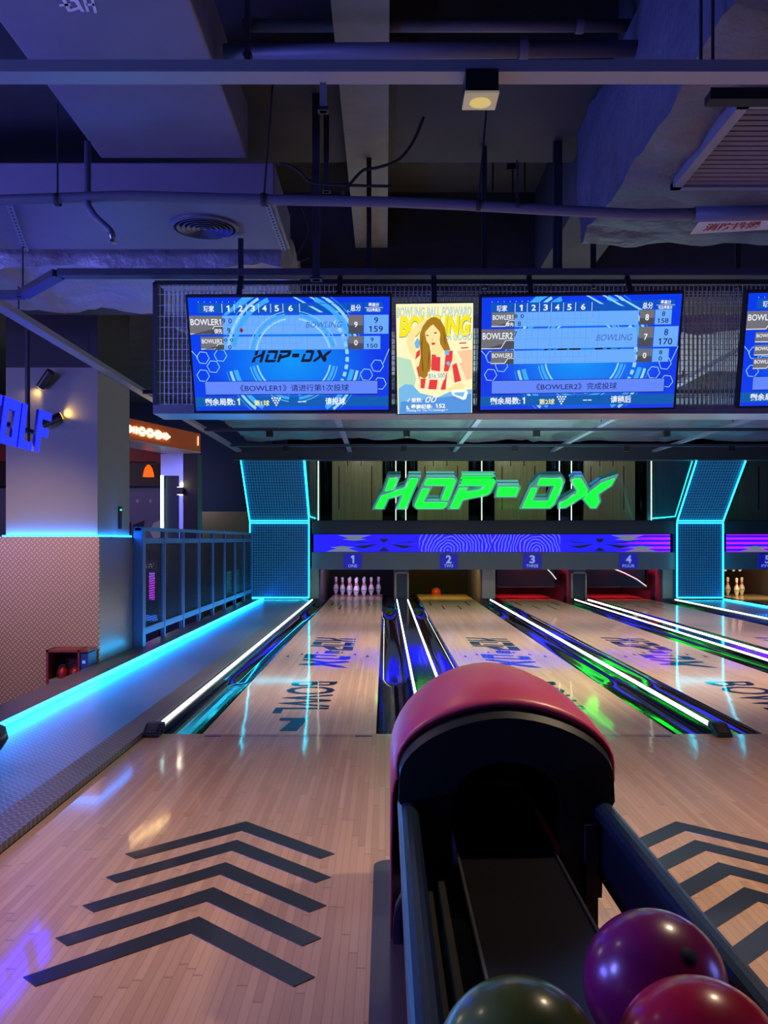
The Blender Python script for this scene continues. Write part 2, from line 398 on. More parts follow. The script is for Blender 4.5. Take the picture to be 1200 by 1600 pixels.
# ================================================================== lanes
LANES = [(-1.10, -0.054, '1', 'violet'), (0.677, 1.737, '2', 'yellow'), (2.28, 3.35, '3', 'red'), (4.13, 5.20, '4', 'red'), (6.95, 8.0, '5', 'yellow')]
DECK = 19.62
LG = logo_polys()
M_dot = mat('lane_dart', (120, 30, 36), 0.35, coat=1)
def lane(x0, x1, num, label):
    cx = (x0 + x1) / 2
    t = thing('bowling_lane', (cx, FOUL, -0.1), label, 'bowling lane')
    MB().box((x0, FOUL, -0.1), (x1, DECK, 0.0)).build('lane_surface', M_lane, t)
    mb = MB(); z = 0.0012
    # logo, read from the bowler's right: letter tops face right, text runs towards the bowler
    for ps in LG.values():
        for p in ps:
            q = [(cx + 0.24 - 0.48 * y, 10.9 - 2.6 * x) for x, y in p]
            flat_poly(mb, q, lambda a, b: (a, b, z))
    def lying(txt, ya, yb, xa, xb):
        vs, fs = glyphs(txt, 0.012)
        mb.add([(xa + (xb - xa) * y, ya + (yb - ya) * x, z) for x, y in vs], fs)
    lying('BOWL', 7.5, 6.13, cx - 0.19, cx + 0.19)
    if num == '1':
        q = [(-.07, 5.56), (.035, 5.56), (.075, 5.97), (-.115, 5.97), (-.105, 5.87), (-.03, 5.87)]
        flat_poly(mb, [(cx + 0.0 + a, b) for a, b in q], lambda a, b: (a, b, z))
    else:
        vs, fs = glyphs(num, 0.05, 0.2)
        mb.add([(cx - 0.12 + 0.24 * x, 5.56 + 0.42 * y, z) for x, y in vs], fs)
    mb.build('lettering', M_print, t)
    mb = MB()
    for dx, y in ((-0.38, 16.2), (-0.2, 15.3), (0.08, 15.3), (0.3, 16.2)):
        mb.box((cx + dx - 0.012, y, 0), (cx + dx + 0.012, y + 0.9, 0.0012))
    for dx in (-0.4, -0.27, -0.13, 0, 0.13, 0.27, 0.4):
        y = 9.55 - abs(dx) * 1.2
        mb.poly([(cx + dx - .018, y, z), (cx + dx + .018, y, z), (cx + dx, y + .15, z)])
    mb.build('range_marks', M_dot, t)
    if num in '1234':
        mb = MB(); zz = 0.0012
        mb.box((cx - 0.5, FOUL - 0.075, 0), (cx - 0.4, FOUL - 0.045, zz)); mb.box((cx + 0.4, FOUL - 0.075, 0), (cx + 0.5, FOUL - 0.045, zz))
        vs, fs = glyphs('BOWLING BALL FORWARD - HAVE FUN WITH A GOOD GAME')
        mb.add([(cx - 0.39 + 0.78 * a, FOUL - 0.074 + 0.028 * b, zz) for a, b in vs], fs)
        mb.build('foul_line_print', mat('foul_print', (34, 40, 100), 0.4), t)
    return t
for x0, x1, n, hue in LANES:
    lab = {'1': 'glossy wood bowling lane lettered BOWL 1 under the ONE plate', '2': 'glossy wood lane lettered BOWL 2 behind the red ball return hood',
           '3': 'glossy wood lane lettered BOWL 3 under the THREE plate', '4': 'glossy wood lane under the FOUR plate beside the cyan lit column',
           '5': 'glossy wood lane under the FIVE plate, right of the cyan column'}[n]
    lane(x0, x1, n, lab)
# gutters
def gutter(x0, x1, label):
    n = 12; mb = MB(); vs = []; fs = []
    cx = (x0 + x1) / 2; r = (x1 - x0) / 2
    prof = [(x0, -0.12)] + [(cx - r * math.cos(math.pi * i / n), -0.085 * math.sin(math.pi * i / n)) for i in range(n + 1)] + [(x1, -0.12)]
    ys = [FOUL + 0.002, 8, 11, 14, 17.2]
    for y in ys: vs += [(a, y, b) for a, b in prof]
    m = len(prof)
    for j in range(len(ys) - 1):
        for i in range(m - 1): fs.append((j * m + i, j * m + i + 1, (j + 1) * m + i + 1, (j + 1) * m + i))
    fs.append(tuple(range(m))); fs.append(tuple((len(ys) - 1) * m + i for i in reversed(range(m))))
    mb.add(vs, fs); tag(mb.build('bowling_gutter', M_gutter, smooth=True), label, 'gutter', 'black gutters beside the lanes')
gutter(-1.345, -1.102, 'black glossy gutter along the far side of lane 1 by the walkway')
gutter(-0.052, 0.203, 'black glossy gutter between lane 1 and the double lit divider')
gutter(0.452, 0.675, 'black glossy gutter between the double lit divider and lane 2')
gutter(1.739, 1.97, 'black glossy gutter between lane 2 and the single lit divider')
gutter(2.05, 2.278, 'black glossy gutter between the single lit divider and lane 3')
gutter(3.352, 3.59, 'black glossy gutter between lane 3 and the next double lit divider')
gutter(3.90, 4.128, 'black glossy gutter along lane 4, on its lane 3 side')
gutter(5.202, 5.44, 'black glossy gutter between lane 4 and the cyan column')
gutter(6.68, 6.948, 'black glossy gutter along lane 5 beside the cyan strip')
def divider(x0, x1, strips, label, mcap=None, ecap=True, y1=17.35):
    t = thing('lane_divider', ((x0 + x1) / 2, FOUL, -0.12), label, 'lane divider')
    MB().box((x0, FOUL + 0.003, -0.12), (x1, y1, 0.03)).build('cap_board', mcap or M_cap, t, bevel=0.006)
    for s in strips:
        MB().box((s - 0.007, FOUL + 0.06, 0.031), (s + 0.007, y1 - 0.02, 0.041)).build('light_strip', M_white_led, t)
    if ecap:
        xa, xb = x0 - 0.008, x1 + 0.008
        if xb - xa > 0.2: xa, xb = strips[0] - 0.06, strips[-1] + 0.06
        e = MB(); y = FOUL
        e.prism([(xa, y - 0.11, 0.002), (xb, y - 0.11, 0.002), (xb, y - 0.11, 0.018), (xb, y + 0.05, 0.062), (xb, y + 0.05, 0.002)][0:0] or
                [(xa, y - 0.11, 0.002), (xa, y - 0.11, 0.02), (xa, y - 0.01, 0.066), (xa, y + 0.055, 0.066), (xa, y + 0.055, 0.032), (xa, y, 0.032), (xa, y, 0.002)], (xb - xa, 0, 0))
        eo = e.build('end_cap', M_black, t, bevel=0.004)
        g = MB(); cx = (xa + xb) / 2; hw = min(0.03, (xb - xa) * 0.33)
        for k in range(5):
            f = k / 4; yy = y - 0.09 + 0.066 * f; zz = 0.021 + 0.046 * (0.02 + 0.066 * f) / 0.1 + 0.0015
            g.bar((cx - hw, yy, zz), (cx + hw, yy, zz), 0.005, 0.002)
        g.build('emblem', mat('emblem_gold', (150, 130, 90), 0.4, 0.6), eo)
    return t
divider(-1.43, -1.347, [-1.385], 'lane divider with one white light strip beside the tread plate walkway', M_steel)
divider(0.205, 0.45, [0.225, 0.432], 'black divider with two white light strips running behind the red hood')
divider(1.972, 2.048, [2.008], 'slim divider with one white light strip and small black end cap right of the hood')
divider(3.592, 3.898, [3.62, 3.87], 'black divider with two white light strips beneath the gap of THREE and FOUR plates')
divider(5.442, 5.62, [5.53], 'divider with one white light strip between lane 4 and the cyan column', M_steel)

# ================================================================== left walkway
W = struct(MB().box((-2.31, -3.5, 0.0), (-1.572, 17.3, 0.04)).build('walkway', M_tread_floor))
cp = MB(); cp.prism([(-1.57, -3.5, 0.0), (-1.57, -3.5, 0.05), (-1.434, -3.5, 0.034), (-1.434, -3.5, 0.0)], (0, 20.8, 0))
struct(cp.build('trim_1', M_tread_cap))
struct(bx('trim_2', (-2.605, -3.5, -0.40), (-2.337, 17.4, 0.055), mat('ledge_grey', (92, 92, 104), 0.35, 0.4)))
tag(MB().box((-2.336, -3.5, 0.03), (-2.311, 17.28, 0.062)).build('led_strip', M_cyan_led), 'long bright cyan light strip along the ledge below the fence', 'light strip')
lamp('led_strip_light', 'AREA', (-2.305, 7.0, 0.075), 120, (0.0, 0.22, 1.0), (-1.3, 7.0, -0.25), 20.5, size_y=0.02)
struct(bx('walkway', (5.62, 14.0, -0.1), (6.42, 17.3, 0.03), M_tread_floor))
tag(MB().box((6.425, 12.5, -0.1), (6.47, 17.28, 0.05)).build('led_strip', M_cyan_led), 'cyan light strip on the floor beside lane 5', 'light strip')
struct(bx('trim_3', (6.472, 12.5, -0.12), (6.678, 17.28, 0.03), M_cap))

# ================================================================== fence
fx = -2.555
fence = thing('metal_fence', (fx, 13.4, 0.055), 'blue lit steel fence with wire mesh panels between pillar and column', 'fence')
FP = [9.47 + 0.99 * i for i in range(8)] + [17.28]
for i, y in enumerate(FP):
    wd = 0.1 if i == 0 else 0.05
    MB().box((fx - wd / 2, y - wd / 2 - (0.02 if i == 0 else 0), 0.055), (fx + wd / 2, y + wd / 2, 1.30)).build('post', M_blue_steel, fence, bevel=0.004)
for i in range(8):
    a, b = FP[i] + 0.05, FP[i + 1] - 0.03
    fr = MB()
    fr.box((fx - 0.02, a, 1.13), (fx + 0.02, b, 1.19)); fr.box((fx - 0.02, a, 0.17), (fx + 0.02, b, 0.24))
    fr.box((fx - 0.02, b - 0.06, 0.24), (fx + 0.02, b - 0.02, 1.13)); 
    fo = fr.build('panel_frame', M_blue_steel, fence)
    wm = MB(); z0, z1 = 0.24, 1.13; sp = 0.052
    L = b - a; H = z1 - z0; n = int((L + H) / sp)
    for k in range(1, n):
        d = k * sp
        s0 = max(0, d - H); e0 = min(L, d)
        p0 = (fx, a + s0, z0 + (d - s0)); p1 = (fx, a + e0, z0 + (d - e0)); wm.tube([p0, p1], 0.0035, 4, cap=False)
        p0 = (fx, b - s0, z0 + (d - s0)); p1 = (fx, b - e0, z0 + (d - e0)); wm.tube([p0, p1], 0.0035, 4, cap=False)
    wm.build('wire_mesh', M_wire, fo)
MB().box((fx - 0.035, 9.40, 1.265), (fx + 0.035, 17.29, 1.305)).build('top_rail', M_blue_steel, fence)

# ================================================================== pillar on the left
pl = bpy.data.objects.new('pillar', None); COL.objects.link(pl); pl.location = (-3.06, 8.9, -0.40); struct(pl, 'square grey pillar clad with tread plate to waist height')
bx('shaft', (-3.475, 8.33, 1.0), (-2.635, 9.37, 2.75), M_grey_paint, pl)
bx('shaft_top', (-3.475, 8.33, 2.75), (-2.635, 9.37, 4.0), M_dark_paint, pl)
bx('front_cladding', (-3.515, 8.28, -0.40), (-2.607, 8.33, 1.20), M_tread_wall, pl)
bx('side_cladding', (-2.635, 8.33, -0.40), (-2.607, 9.39, 1.20), M_tread_side, pl)
MB().box((-3.495, 8.295, 1.201), (-2.62, 8.315, 1.212)).box((-2.622, 8.315, 1.201), (-2.612, 9.37, 1.212)).build('led_line', emi('led_ledge', (8, 130, 255), 50), pl)
lamp('ledge_light', 'AREA', (-3.055, 8.30, 1.215), 2.2, (0.01, 0.2, 1.0), (-3.055, 8.36, 1.5), 0.84, size_y=0.02)
lamp('ledge_light', 'AREA', (-2.613, 8.87, 1.215), 2.2, (0.01, 0.2, 1.0), (-2.665, 8.87, 1.5), 0.02, size_y=1.0)
ds = thing('wall_switch', P(181, 822, 8.9) + Vector((0.0, 0, 0)), 'small black wall switch with green light on the pillar side', 'switch')
ds.location = (-2.635, 9.0, 1.27)
bx('switch_plate', (-2.634, 8.97, 1.28), (-2.62, 9.05, 1.50), M_matblack, ds)
MB().box((-2.62, 8.985, 1.46), (-2.617, 9.03, 1.475)).build('indicator', emi('green_led', (60, 255, 150), 3), ds)
# spotlights on the pillar
def wall_spot(p, d, label, tgt, e):
    t = thing('wall_spotlight', p, label, 'spotlight')
    p = Vector(p); d = Vector(d).normalized()
    c0 = p + Vector((0, -0.07, 0)); a = c0 - d * 0.09; b = c0 + d * 0.09
    MB().tube([a, b], 0.04, 16).build('barrel', M_black, t, smooth=False)
    MB().tube([p + Vector((0, -0.0, 0)), c0], 0.012, 8).build('bracket', M_black, t)
    MB().tube([b, b + d * 0.004], 0.034, 16).build('lens', emi('spot_lens', (255, 205, 110), 3), t)
    lamp('pillar_spot', 'SPOT', b + d * 0.02, e, (1.0, 0.60, 0.12), b + d * 2, 0.02, 110, 0.8)
wall_spot((-3.085, 8.33, 2.63), (-0.75, 0.32, -0.85), 'black spotlight on the pillar aiming down at a yellow patch', None, 2.6)
wall_spot((-3.03, 8.33, 2.26), (0.8, 0.35, 0.45), 'black spotlight behind the GOLF sign aiming up across the pillar', None, 3)

# GOLF sign
GX, GZ0, GZ1 = -2.74, 1.862, 2.205
gn = Vector((1, 0, 0))
sign = thing('letter_sign', (GX, 6.8, GZ0), 'blue glowing GOLF letters hanging in front of the grey pillar', 'sign')
M_gface = emi('golf_face', (4, 8, 255), 16.0); M_gside = mat('golf_side', (10, 10, 90), 0.4, emit=(4, 4, 130), es=0.6)
def gl(polys, nm='letter'):
    mb = MB()
    for p in polys:
        q = [Vector((GX, a - 0.10 * (1 - c), GZ0 + (GZ1 - GZ0) * c)) for a, c in p]
        n = len(q); b = [v - gn * 0.022 for v in q]
        mb.add(q, tri(p), 0); mb.add(b, [tuple(reversed(f)) for f in tri(p)], 1)
        mb.add(q + b, [(i, n + i, n + (i + 1) % n, (i + 1) % n) for i in range(n)], 1)
    mb.build(nm, [M_gface, M_gside], sign)
gl([[(6.19, 0), (6.51, 0), (6.51, .5), (6.36, .5), (6.36, .36), (6.42, .36), (6.42, .18), (6.28, .18), (6.28, .78), (6.51, .78), (6.51, 1), (6.19, 1)]])
gl([[(6.55, 0), (6.855, 0), (6.855, 1), (6.55, 1), (6.55, .17), (6.64, .17), (6.64, .76), (6.755, .76), (6.755, .17), (6.55, .17)]])
gl([[(6.88, 0), (7.14, 0), (7.14, .18), (6.975, .18), (6.975, 1), (6.88, 1)]])
gl([[(7.2, 0), (7.29, 0), (7.29, .40), (7.44, .40), (7.44, .60), (7.29, .60), (7.29, .82), (7.48, .82), (7.48, 1), (7.2, 1)]])
MB().tube([(GX - .10, 7.22, 1.95), (GX - .10, 7.22, 2.96)], 0.02, 10).build('hanger_pipe', M_rod, sign)
MB().bar((GX - .075, 6.2, 2.03), (GX - .075, 7.3, 2.03), .04, 0.03).build('back_bar', M_rod, sign)

# fire extinguisher cabinet
cb = thing('extinguisher_cabinet', (-2.8, 8.0, -0.40), 'low red framed fire extinguisher box against the tread plate pillar', 'cabinet')
M_redfr = mat('cabinet_red', (120, 30, 26), 0.5); M_cabin = mat('cabinet_inside', (60, 66, 82), 0.6)
c0, c1, d0, d1, zt = -2.985, -2.615, 8.0, 8.25, 0.20
f = MB(); f.box((c0, d0, -0.40), (c0 + .02, d1, zt)); f.box((c0, d0, zt - .02), (c1, d1, zt)); f.box((c1 - .09, d0, -0.40), (c1 - .075, d1, zt)); 
f.box((c0, d1 - .01, -0.40), (c1 - .08, d1, zt)); f.build('frame', M_redfr, cb)
bx('bottom_shelf', (c0 + .02, d0 + .01, -0.40), (c1 - .09, d1 - .01, -0.06), mat('cabinet_base', (120, 116, 116), 0.6), cb)
bx('control_box', (c1 - .075, d0 + .02, -0.40), (c1 - 0.005, d1, zt - .03), mat('control_box_blue', (40, 60, 110), 0.4), cb)
MB().box((c1 - .055, d0 + .014, .08), (c1 - .03, d0 + .02, .105)).build('indicator', emi('box_indicator', (60, 110, 255), 2), cb)
for x, lab in ((-2.875, 'red fire extinguisher in the low cabinet, away from its control box'), (-2.765, 'red fire extinguisher in the low cabinet, next to its control box')):
    z = -0.06
    t = thing('fire_extinguisher', (x, 8.12, z), lab, 'fire extinguisher')
    MB().lathe([(0, 0), (.042, .0), (.047, .01), (.047, .06), (.032, .088), (.012, .098), (.012, .108), (0, .108)], (x, 8.12, z), 16).build('cylinder', mat('extinguisher_red', (150, 20, 22), 0.35), t, smooth=True)
    MB().box((x - .02, 8.10, z + .10), (x + .03, 8.14, z + .122)).tube([(x + .03, 8.12, z + .12), (x + .05, 8.12, z + .15)], .006, 6).tube([(x - .02, 8.12, z + .11), (x - .042, 8.10, z + .08), (x - .044, 8.085, z + .02)], .007, 6).build('valve', M_matblack, t)
# round dark seat at the frame edge
st = thing('round_stool', (-1.83, 4.3, 0.04), 'dark rounded stool beside the cyan light strip at the picture edge', 'stool')
MB().lathe([(0, .30), (.10, .30), (.16, .27), (.17, .22), (.14, .17), (0, .16)], (-1.965, 4.3, 0.0), 24).build('seat', mat('stool_dark', (36, 34, 66), 0.3), st, smooth=True)
MB().lathe([(0, .16), (.03, .16), (.03, .06), (.11, .055), (.11, .041), (0, .041)], (-1.965, 4.3, 0.0), 20).build('pedestal', M_steel, st, smooth=True)

# ================================================================== orange portal and zone behind the fence
pt = thing('entrance_portal', (-3.0, 13.0, -0.40), 'orange topped portal with white arrow lights behind the fence', 'portal')
# lintel: slab running from near the pillar to the far right, slightly turned
la, lb = Vector((-3.75, 9.4, 0)), Vector((-2.62, 12.9, 0)); ld = (lb - la).normalized(); lnn = Vector((ld.y, -ld.x, 0))
def lp(s_, z, o_=0.0):
    v = la + ld * s_ - lnn * o_; return Vector((v.x, v.y, z))
LL = (lb - la).length
lm = MB(); lm.prism([lp(0, 2.415), lp(LL, 2.415), lp(LL, 2.675), lp(0, 2.675)], -lnn * 0.5); lm.build('lintel', M_orange, pt)
MB().prism([lp(0, 2.40, -.005), lp(LL, 2.40, -.005), lp(LL, 2.414, -.005), lp(0, 2.414, -.005)], -lnn * 0.51).build('lintel_edge', mat('portal_edge', (190, 170, 190), 0.35, 0.4), pt)
ar = MB()
def arrow(s_, k=0):
    ar.prism([lp(s_ - .06, 2.50, -.012), lp(s_ - .03, 2.50, -.012), lp(s_ - .03, 2.58, -.012), lp(s_ - .06, 2.58, -.012)], lnn * 0.001)
    ar.prism([lp(s_, 2.49, -.012), lp(s_ + .11, 2.54, -.012), lp(s_, 2.59, -.012)], lnn * 0.001)
s_mid = None
def s_of(px):      # where the sight line of a pixel column meets the lintel face
    k = (px - VX) / F; return ((k * la.y - la.x) / (ld.x - k * ld.y))
for px in (201, 211.5, 249, 258.5): arrow(s_of(px))
for px in (227.5, 240):
    s0 = s_of(px)
    for a, c in ((-.09, .034), (.09, .034), (-.09, -.034), (.09, -.034), (0, 0)):
        q = [lp(s0 + a + .06 * math.cos(t * math.pi / 4), 2.54 + c + .023 * math.sin(t * math.pi / 4), -.012) for t in range(8)]
        ar.prism(q, lnn * 0.001)
ar.build('arrow_lights', emi('arrow_light', (255, 222, 150), 8), pt)
rs = s_of(307.5)
MB().prism([lp(rs, 2.50, -.012), lp(rs + .03, 2.50, -.012), lp(rs + .03, 2.63, -.012), lp(rs, 2.63, -.012)], lnn * .001).build('slit_light', emi('slit_light', (255, 210, 160), 1.5), pt)
bx('post', (-2.87, 12.95, -0.40), (-2.67, 13.25, 2.40), mat('post_brown', (52, 46, 48), 0.5), pt)
bx('post_trim', (-2.93, 12.93, -0.40), (-2.871, 12.97, 2.40), M_steel, pt)
bx('post_header', (-3.21, 13.0, 2.09), (-2.931, 13.2, 2.40), M_steel, pt)
bx('door_leaf', (-3.15, 13.05, -0.40), (-2.931, 13.1, 2.09), mat('leaf_black', (12, 16, 24), 0.4), pt)
MB().box((-3.205, 12.97, 0.5), (-3.165, 13.0, 2.09)).build('light_strip', emi('portal_strip', (190, 255, 240), 3.5), pt)
bx('inner_beam', (-6.0, 13.9, 2.37), (-3.25, 14.1, 2.66), mat('inner_maroon', (120, 34, 34), 0.6), pt)
bx('inner_beam', (-6.0, 14.0, 2.0), (-3.25, 14.1, 2.36), mat('inner_dark', (44, 30, 36), 0.6), pt)
sc = thing('wall_sconce', P(281, 767, 12.86), 'small black up and down wall lamp on the portal post', 'wall lamp')
q = P(281, 767, 12.86)
bx('body', (q.x - .045, q.y - .02, q.z - .05), (q.x + .045, q.y + .06, q.z + .05), M_black, sc)
MB().box((q.x - .035, q.y - .015, q.z + .05), (q.x + .035, q.y + .05, q.z + .054)).box((q.x - .035, q.y - .015, q.z - .054), (q.x + .035, q.y + .05, q.z - .05)).build('lens', emi('sconce_lens', (255, 235, 200), 5), sc)
lamp('sconce_up', 'POINT', (q.x, q.y - 0.05, q.z + .1), 0.8, (1, .85, .6), None, .02)
# orange uplight cone
ol = thing('orange_lamp', P(232, 745, 13.7), 'glowing orange cone lamp hanging under the maroon beam', 'lamp')
q = P(232, 745, 13.7)
MB().lathe([(.085, 0), (.075, .06), (.055, .13), (.02, .18), (0, .18)], q, 18).build('shade', emi('orange_glow', (255, 96, 18), 1.3), ol, smooth=True)
MB().tube([q + Vector((0, 0, .17)), q + Vector((0, .25, .17))], .01, 6).build('rod', M_rod, ol)
# lilac mural wall
mu = struct(bx('wall_mural', (-7.5, 14.2, -0.40), (-3.15, 14.3, 1.98), mat('mural_lilac', (118, 108, 152), 0.7)))
mm = MB()
def star(c, r):
    q = [(c[0] + (r if i % 2 == 0 else r * .42) * math.sin(i * math.pi / 5), c[1] + (r if i % 2 == 0 else r * .42) * math.cos(i * math.pi / 5)) for i in range(10)]
    flat_poly(mm, q, lambda a, b: (a, 14.19, b))
for px in (214.5, 235): p = P(px, 783, 14.19); star((p.x, p.z), .035)
def mpoly(pts, k):
    flat_poly(mm, [(P(a, b, 14.19).x, P(a, b, 14.19).z) for a, b in pts], lambda a, b: (a, 14.188 - .002 * k, b), k)
mpoly([(197, 820), (205, 816), (203, 848), (196, 848)], 1); mpoly([(208, 820), (226, 813), (224, 823), (214, 826), (212, 850), (205, 850)], 1)
mpoly([(198, 821), (204, 818), (202, 846), (197, 846)], 0); mpoly([(209, 821), (224, 815), (223, 821), (213, 824.5), (211, 848), (206, 848)], 0)
mpoly([(234, 830), (240, 817), (250, 813), (258, 815), (258, 838), (240, 842)], 0)
mm.build('mural_print', [mat('mural_white', (196, 190, 200), 0.7), mat('mural_black', (30, 26, 34), 0.7)], mu)
struct(bx('wall_tread', (-4.2, 18.6, -0.40), (-2.3, 18.7, 1.75), M_tread_wall))
struct(bx('wall_tread_upper', (-4.2, 18.6, 1.75), (-2.3, 18.7, 4.0), M_navy))
struct(bx('wall_zone', (-11.5, 18.7, -0.40), (-2.0, 18.8, 4.0), M_navy))
# arcade machine with magenta bars
am = thing('arcade_machine', (-3.55, 13.2, -0.40), 'dark arcade machine with magenta and blue light bars behind fence mesh', 'arcade machine')
p0 = P(208, 870, 13.0); p1 = P(248, 985, 13.0)
bx('cabinet', (p0.x, 13.0, -0.40), (p1.x, 13.6, p0.z + .1), mat('arcade_black', (30, 26, 40), 0.4), am)
hd = MB(); a = P(210, 876, 12.99); b = P(246, 892, 12.99); hd.box((a.x, 12.985, b.z), (b.x, 12.999, a.z)); ho = hd.build('header_panel', mat('arcade_header', (70, 60, 90), 0.4, emit=(70, 60, 90), es=.3), am)
tm = MB(); vs, fs = glyphs('NOW'); tm.add([(a.x + .05 + (b.x - a.x - .1) * u, 12.98, b.z + .03 + (a.z - b.z - .06) * v) for u, v in vs], fs); tm.build('header_text', mat('arcade_text', (210, 205, 215), 0.5, emit=(200, 200, 210), es=.5), ho)
def bars_mat():
    m = bpy.data.materials.new('magenta_bars'); m.use_nodes = True; t = NT(m); b_ = m.node_tree.nodes['Principled BSDF']
    vec, o = t.xyz('World'); f_ = t.m('MULTIPLY', t.m('SUBTRACT', o[2], 0.55), 3.0)
    f_ = t.m('MINIMUM', t.m('MAXIMUM', f_, 0.0), 1.0)
    t.l.new(t.mix(f_, lin((190, 20, 235)), lin((50, 130, 255))), b_.inputs['Emission Color']); b_.inputs['Emission Strength'].default_value = 2.2
    return m
MBARS = bars_mat()
for px in (222, 237.5):
    a = P(px - 4, 894, 12.99); b = P(px + 4, 937, 12.99); bx('light_bar', (a.x, 12.97, b.z), (b.x, 12.998, a.z), MBARS, am)
a = P(210, 962, 12.9); b = P(243, 970, 12.9); bx('light_bar', (a.x, 12.9, b.z), (b.x, 12.998, a.z), emi('blue_bar', (60, 120, 255), 2), am)
a = P(254, 913, 13.7); b = P(273, 990, 13.7)
t = thing('token_machine', ((a.x + b.x) / 2, 13.7, -0.40), 'plain purple box machine behind the fence, right of the magenta bars', 'machine')
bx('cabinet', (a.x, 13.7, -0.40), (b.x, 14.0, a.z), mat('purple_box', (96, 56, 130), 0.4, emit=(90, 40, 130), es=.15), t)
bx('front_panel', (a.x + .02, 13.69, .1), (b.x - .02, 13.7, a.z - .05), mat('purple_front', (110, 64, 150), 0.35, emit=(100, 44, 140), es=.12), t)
for px, top, nm in ((357.5, 893, 'cyan light column behind the fence, third mesh panel from the column'), (369.5, 890, 'cyan light column behind the fence, nearest the column')):
    a = P(px - 3, top, 18.2); b = P(px + 3, 950, 18.2)
    t = thing('light_column', ((a.x + b.x) / 2, 18.2, -0.40), nm, 'light column')
    bx('diffuser', (a.x, 18.18, .12), (b.x, 18.25, a.z), emi('column_cyan', (40, 200, 240), 2.0), t)
    bx('base', (a.x - .05, 18.12, -0.40), (b.x + .05, 18.3, .12), M_black, t)

# ================================================================== masking units, mirror, columns at the lane ends
DM = 17.4
def zy(py, D=DM): return CH - (py - VY) / F * D
def led_mat():
    m = bpy.data.materials.new('led_display'); m.use_nodes = True; t = NT(m); b = m.node_tree.nodes['Principled BSDF']
    b.inputs['Base Color'].default_value = (0.005, 0.005, 0.01, 1); b.inputs['Roughness'].default_value = 0.4
    vec, o = t.xyz('World')
    # blue base with wavy light contour lines and magenta horizontal streaks towards the lane-4 end
    wv = t.new('ShaderNodeTexWave', wave_type='RINGS', rings_direction='SPHERICAL'); wv.inputs['Scale'].default_value = 7.0; wv.inputs['Distortion'].default_value = 6.0
    mp = t.new('ShaderNodeMapping'); mp.inputs['Location'].default_value = (-2.05, -17.4, -1.07); mp.inputs['Scale'].default_value = (.8, .0, 1.5); t.l.new(vec, mp.inputs[0]); t.l.new(mp.outputs[0], wv.inputs['Vector'])
    rr = t.m('SQRT', t.m('ADD', t.m('POWER', t.m('ABSOLUTE', t.m('SUBTRACT', t.m('ABSOLUTE', t.m('SUBTRACT', o[0], 2.05)), 0.85)), 2.0), t.m('POWER', t.m('ABSOLUTE', t.m('SUBTRACT', o[2], 0.98)), 2.0)))
    lines = t.m('GREATER_THAN', t.m('FRACT', t.m('ADD', t.m('MULTIPLY', rr, 17.0), t.m('MULTIPLY', t.noise(vec, 3.0, 2), 3.0))), 0.7)
    near = t.m('LESS_THAN', t.m('ABSOLUTE', t.m('SUBTRACT', o[0], 2.0)), 1.35)
    col = t.mix(t.noise(vec, 2.2, 2), lin((36, 4, 255)), lin((8, 26, 255)))
    col = t.mix(t.m('MULTIPLY', t.m('MULTIPLY', lines, near), 0.3), col, lin((150, 160, 190)))
    st = t.m('GREATER_THAN', t.m('FRACT', t.m('MULTIPLY', o[2], 11.5)), 0.5)
    right = t.m('MINIMUM', t.m('MAXIMUM', t.m('MULTIPLY', t.m('SUBTRACT', o[0], 4.4), 1.2), 0.0), 1.0)
    col = t.mix(t.m('MULTIPLY', st, right), col, lin((170, 20, 255)))
    t.l.new(col, b.inputs['Emission Color']); b.inputs['Emission Strength'].default_value = 1.6
    return m
M_led = led_mat()
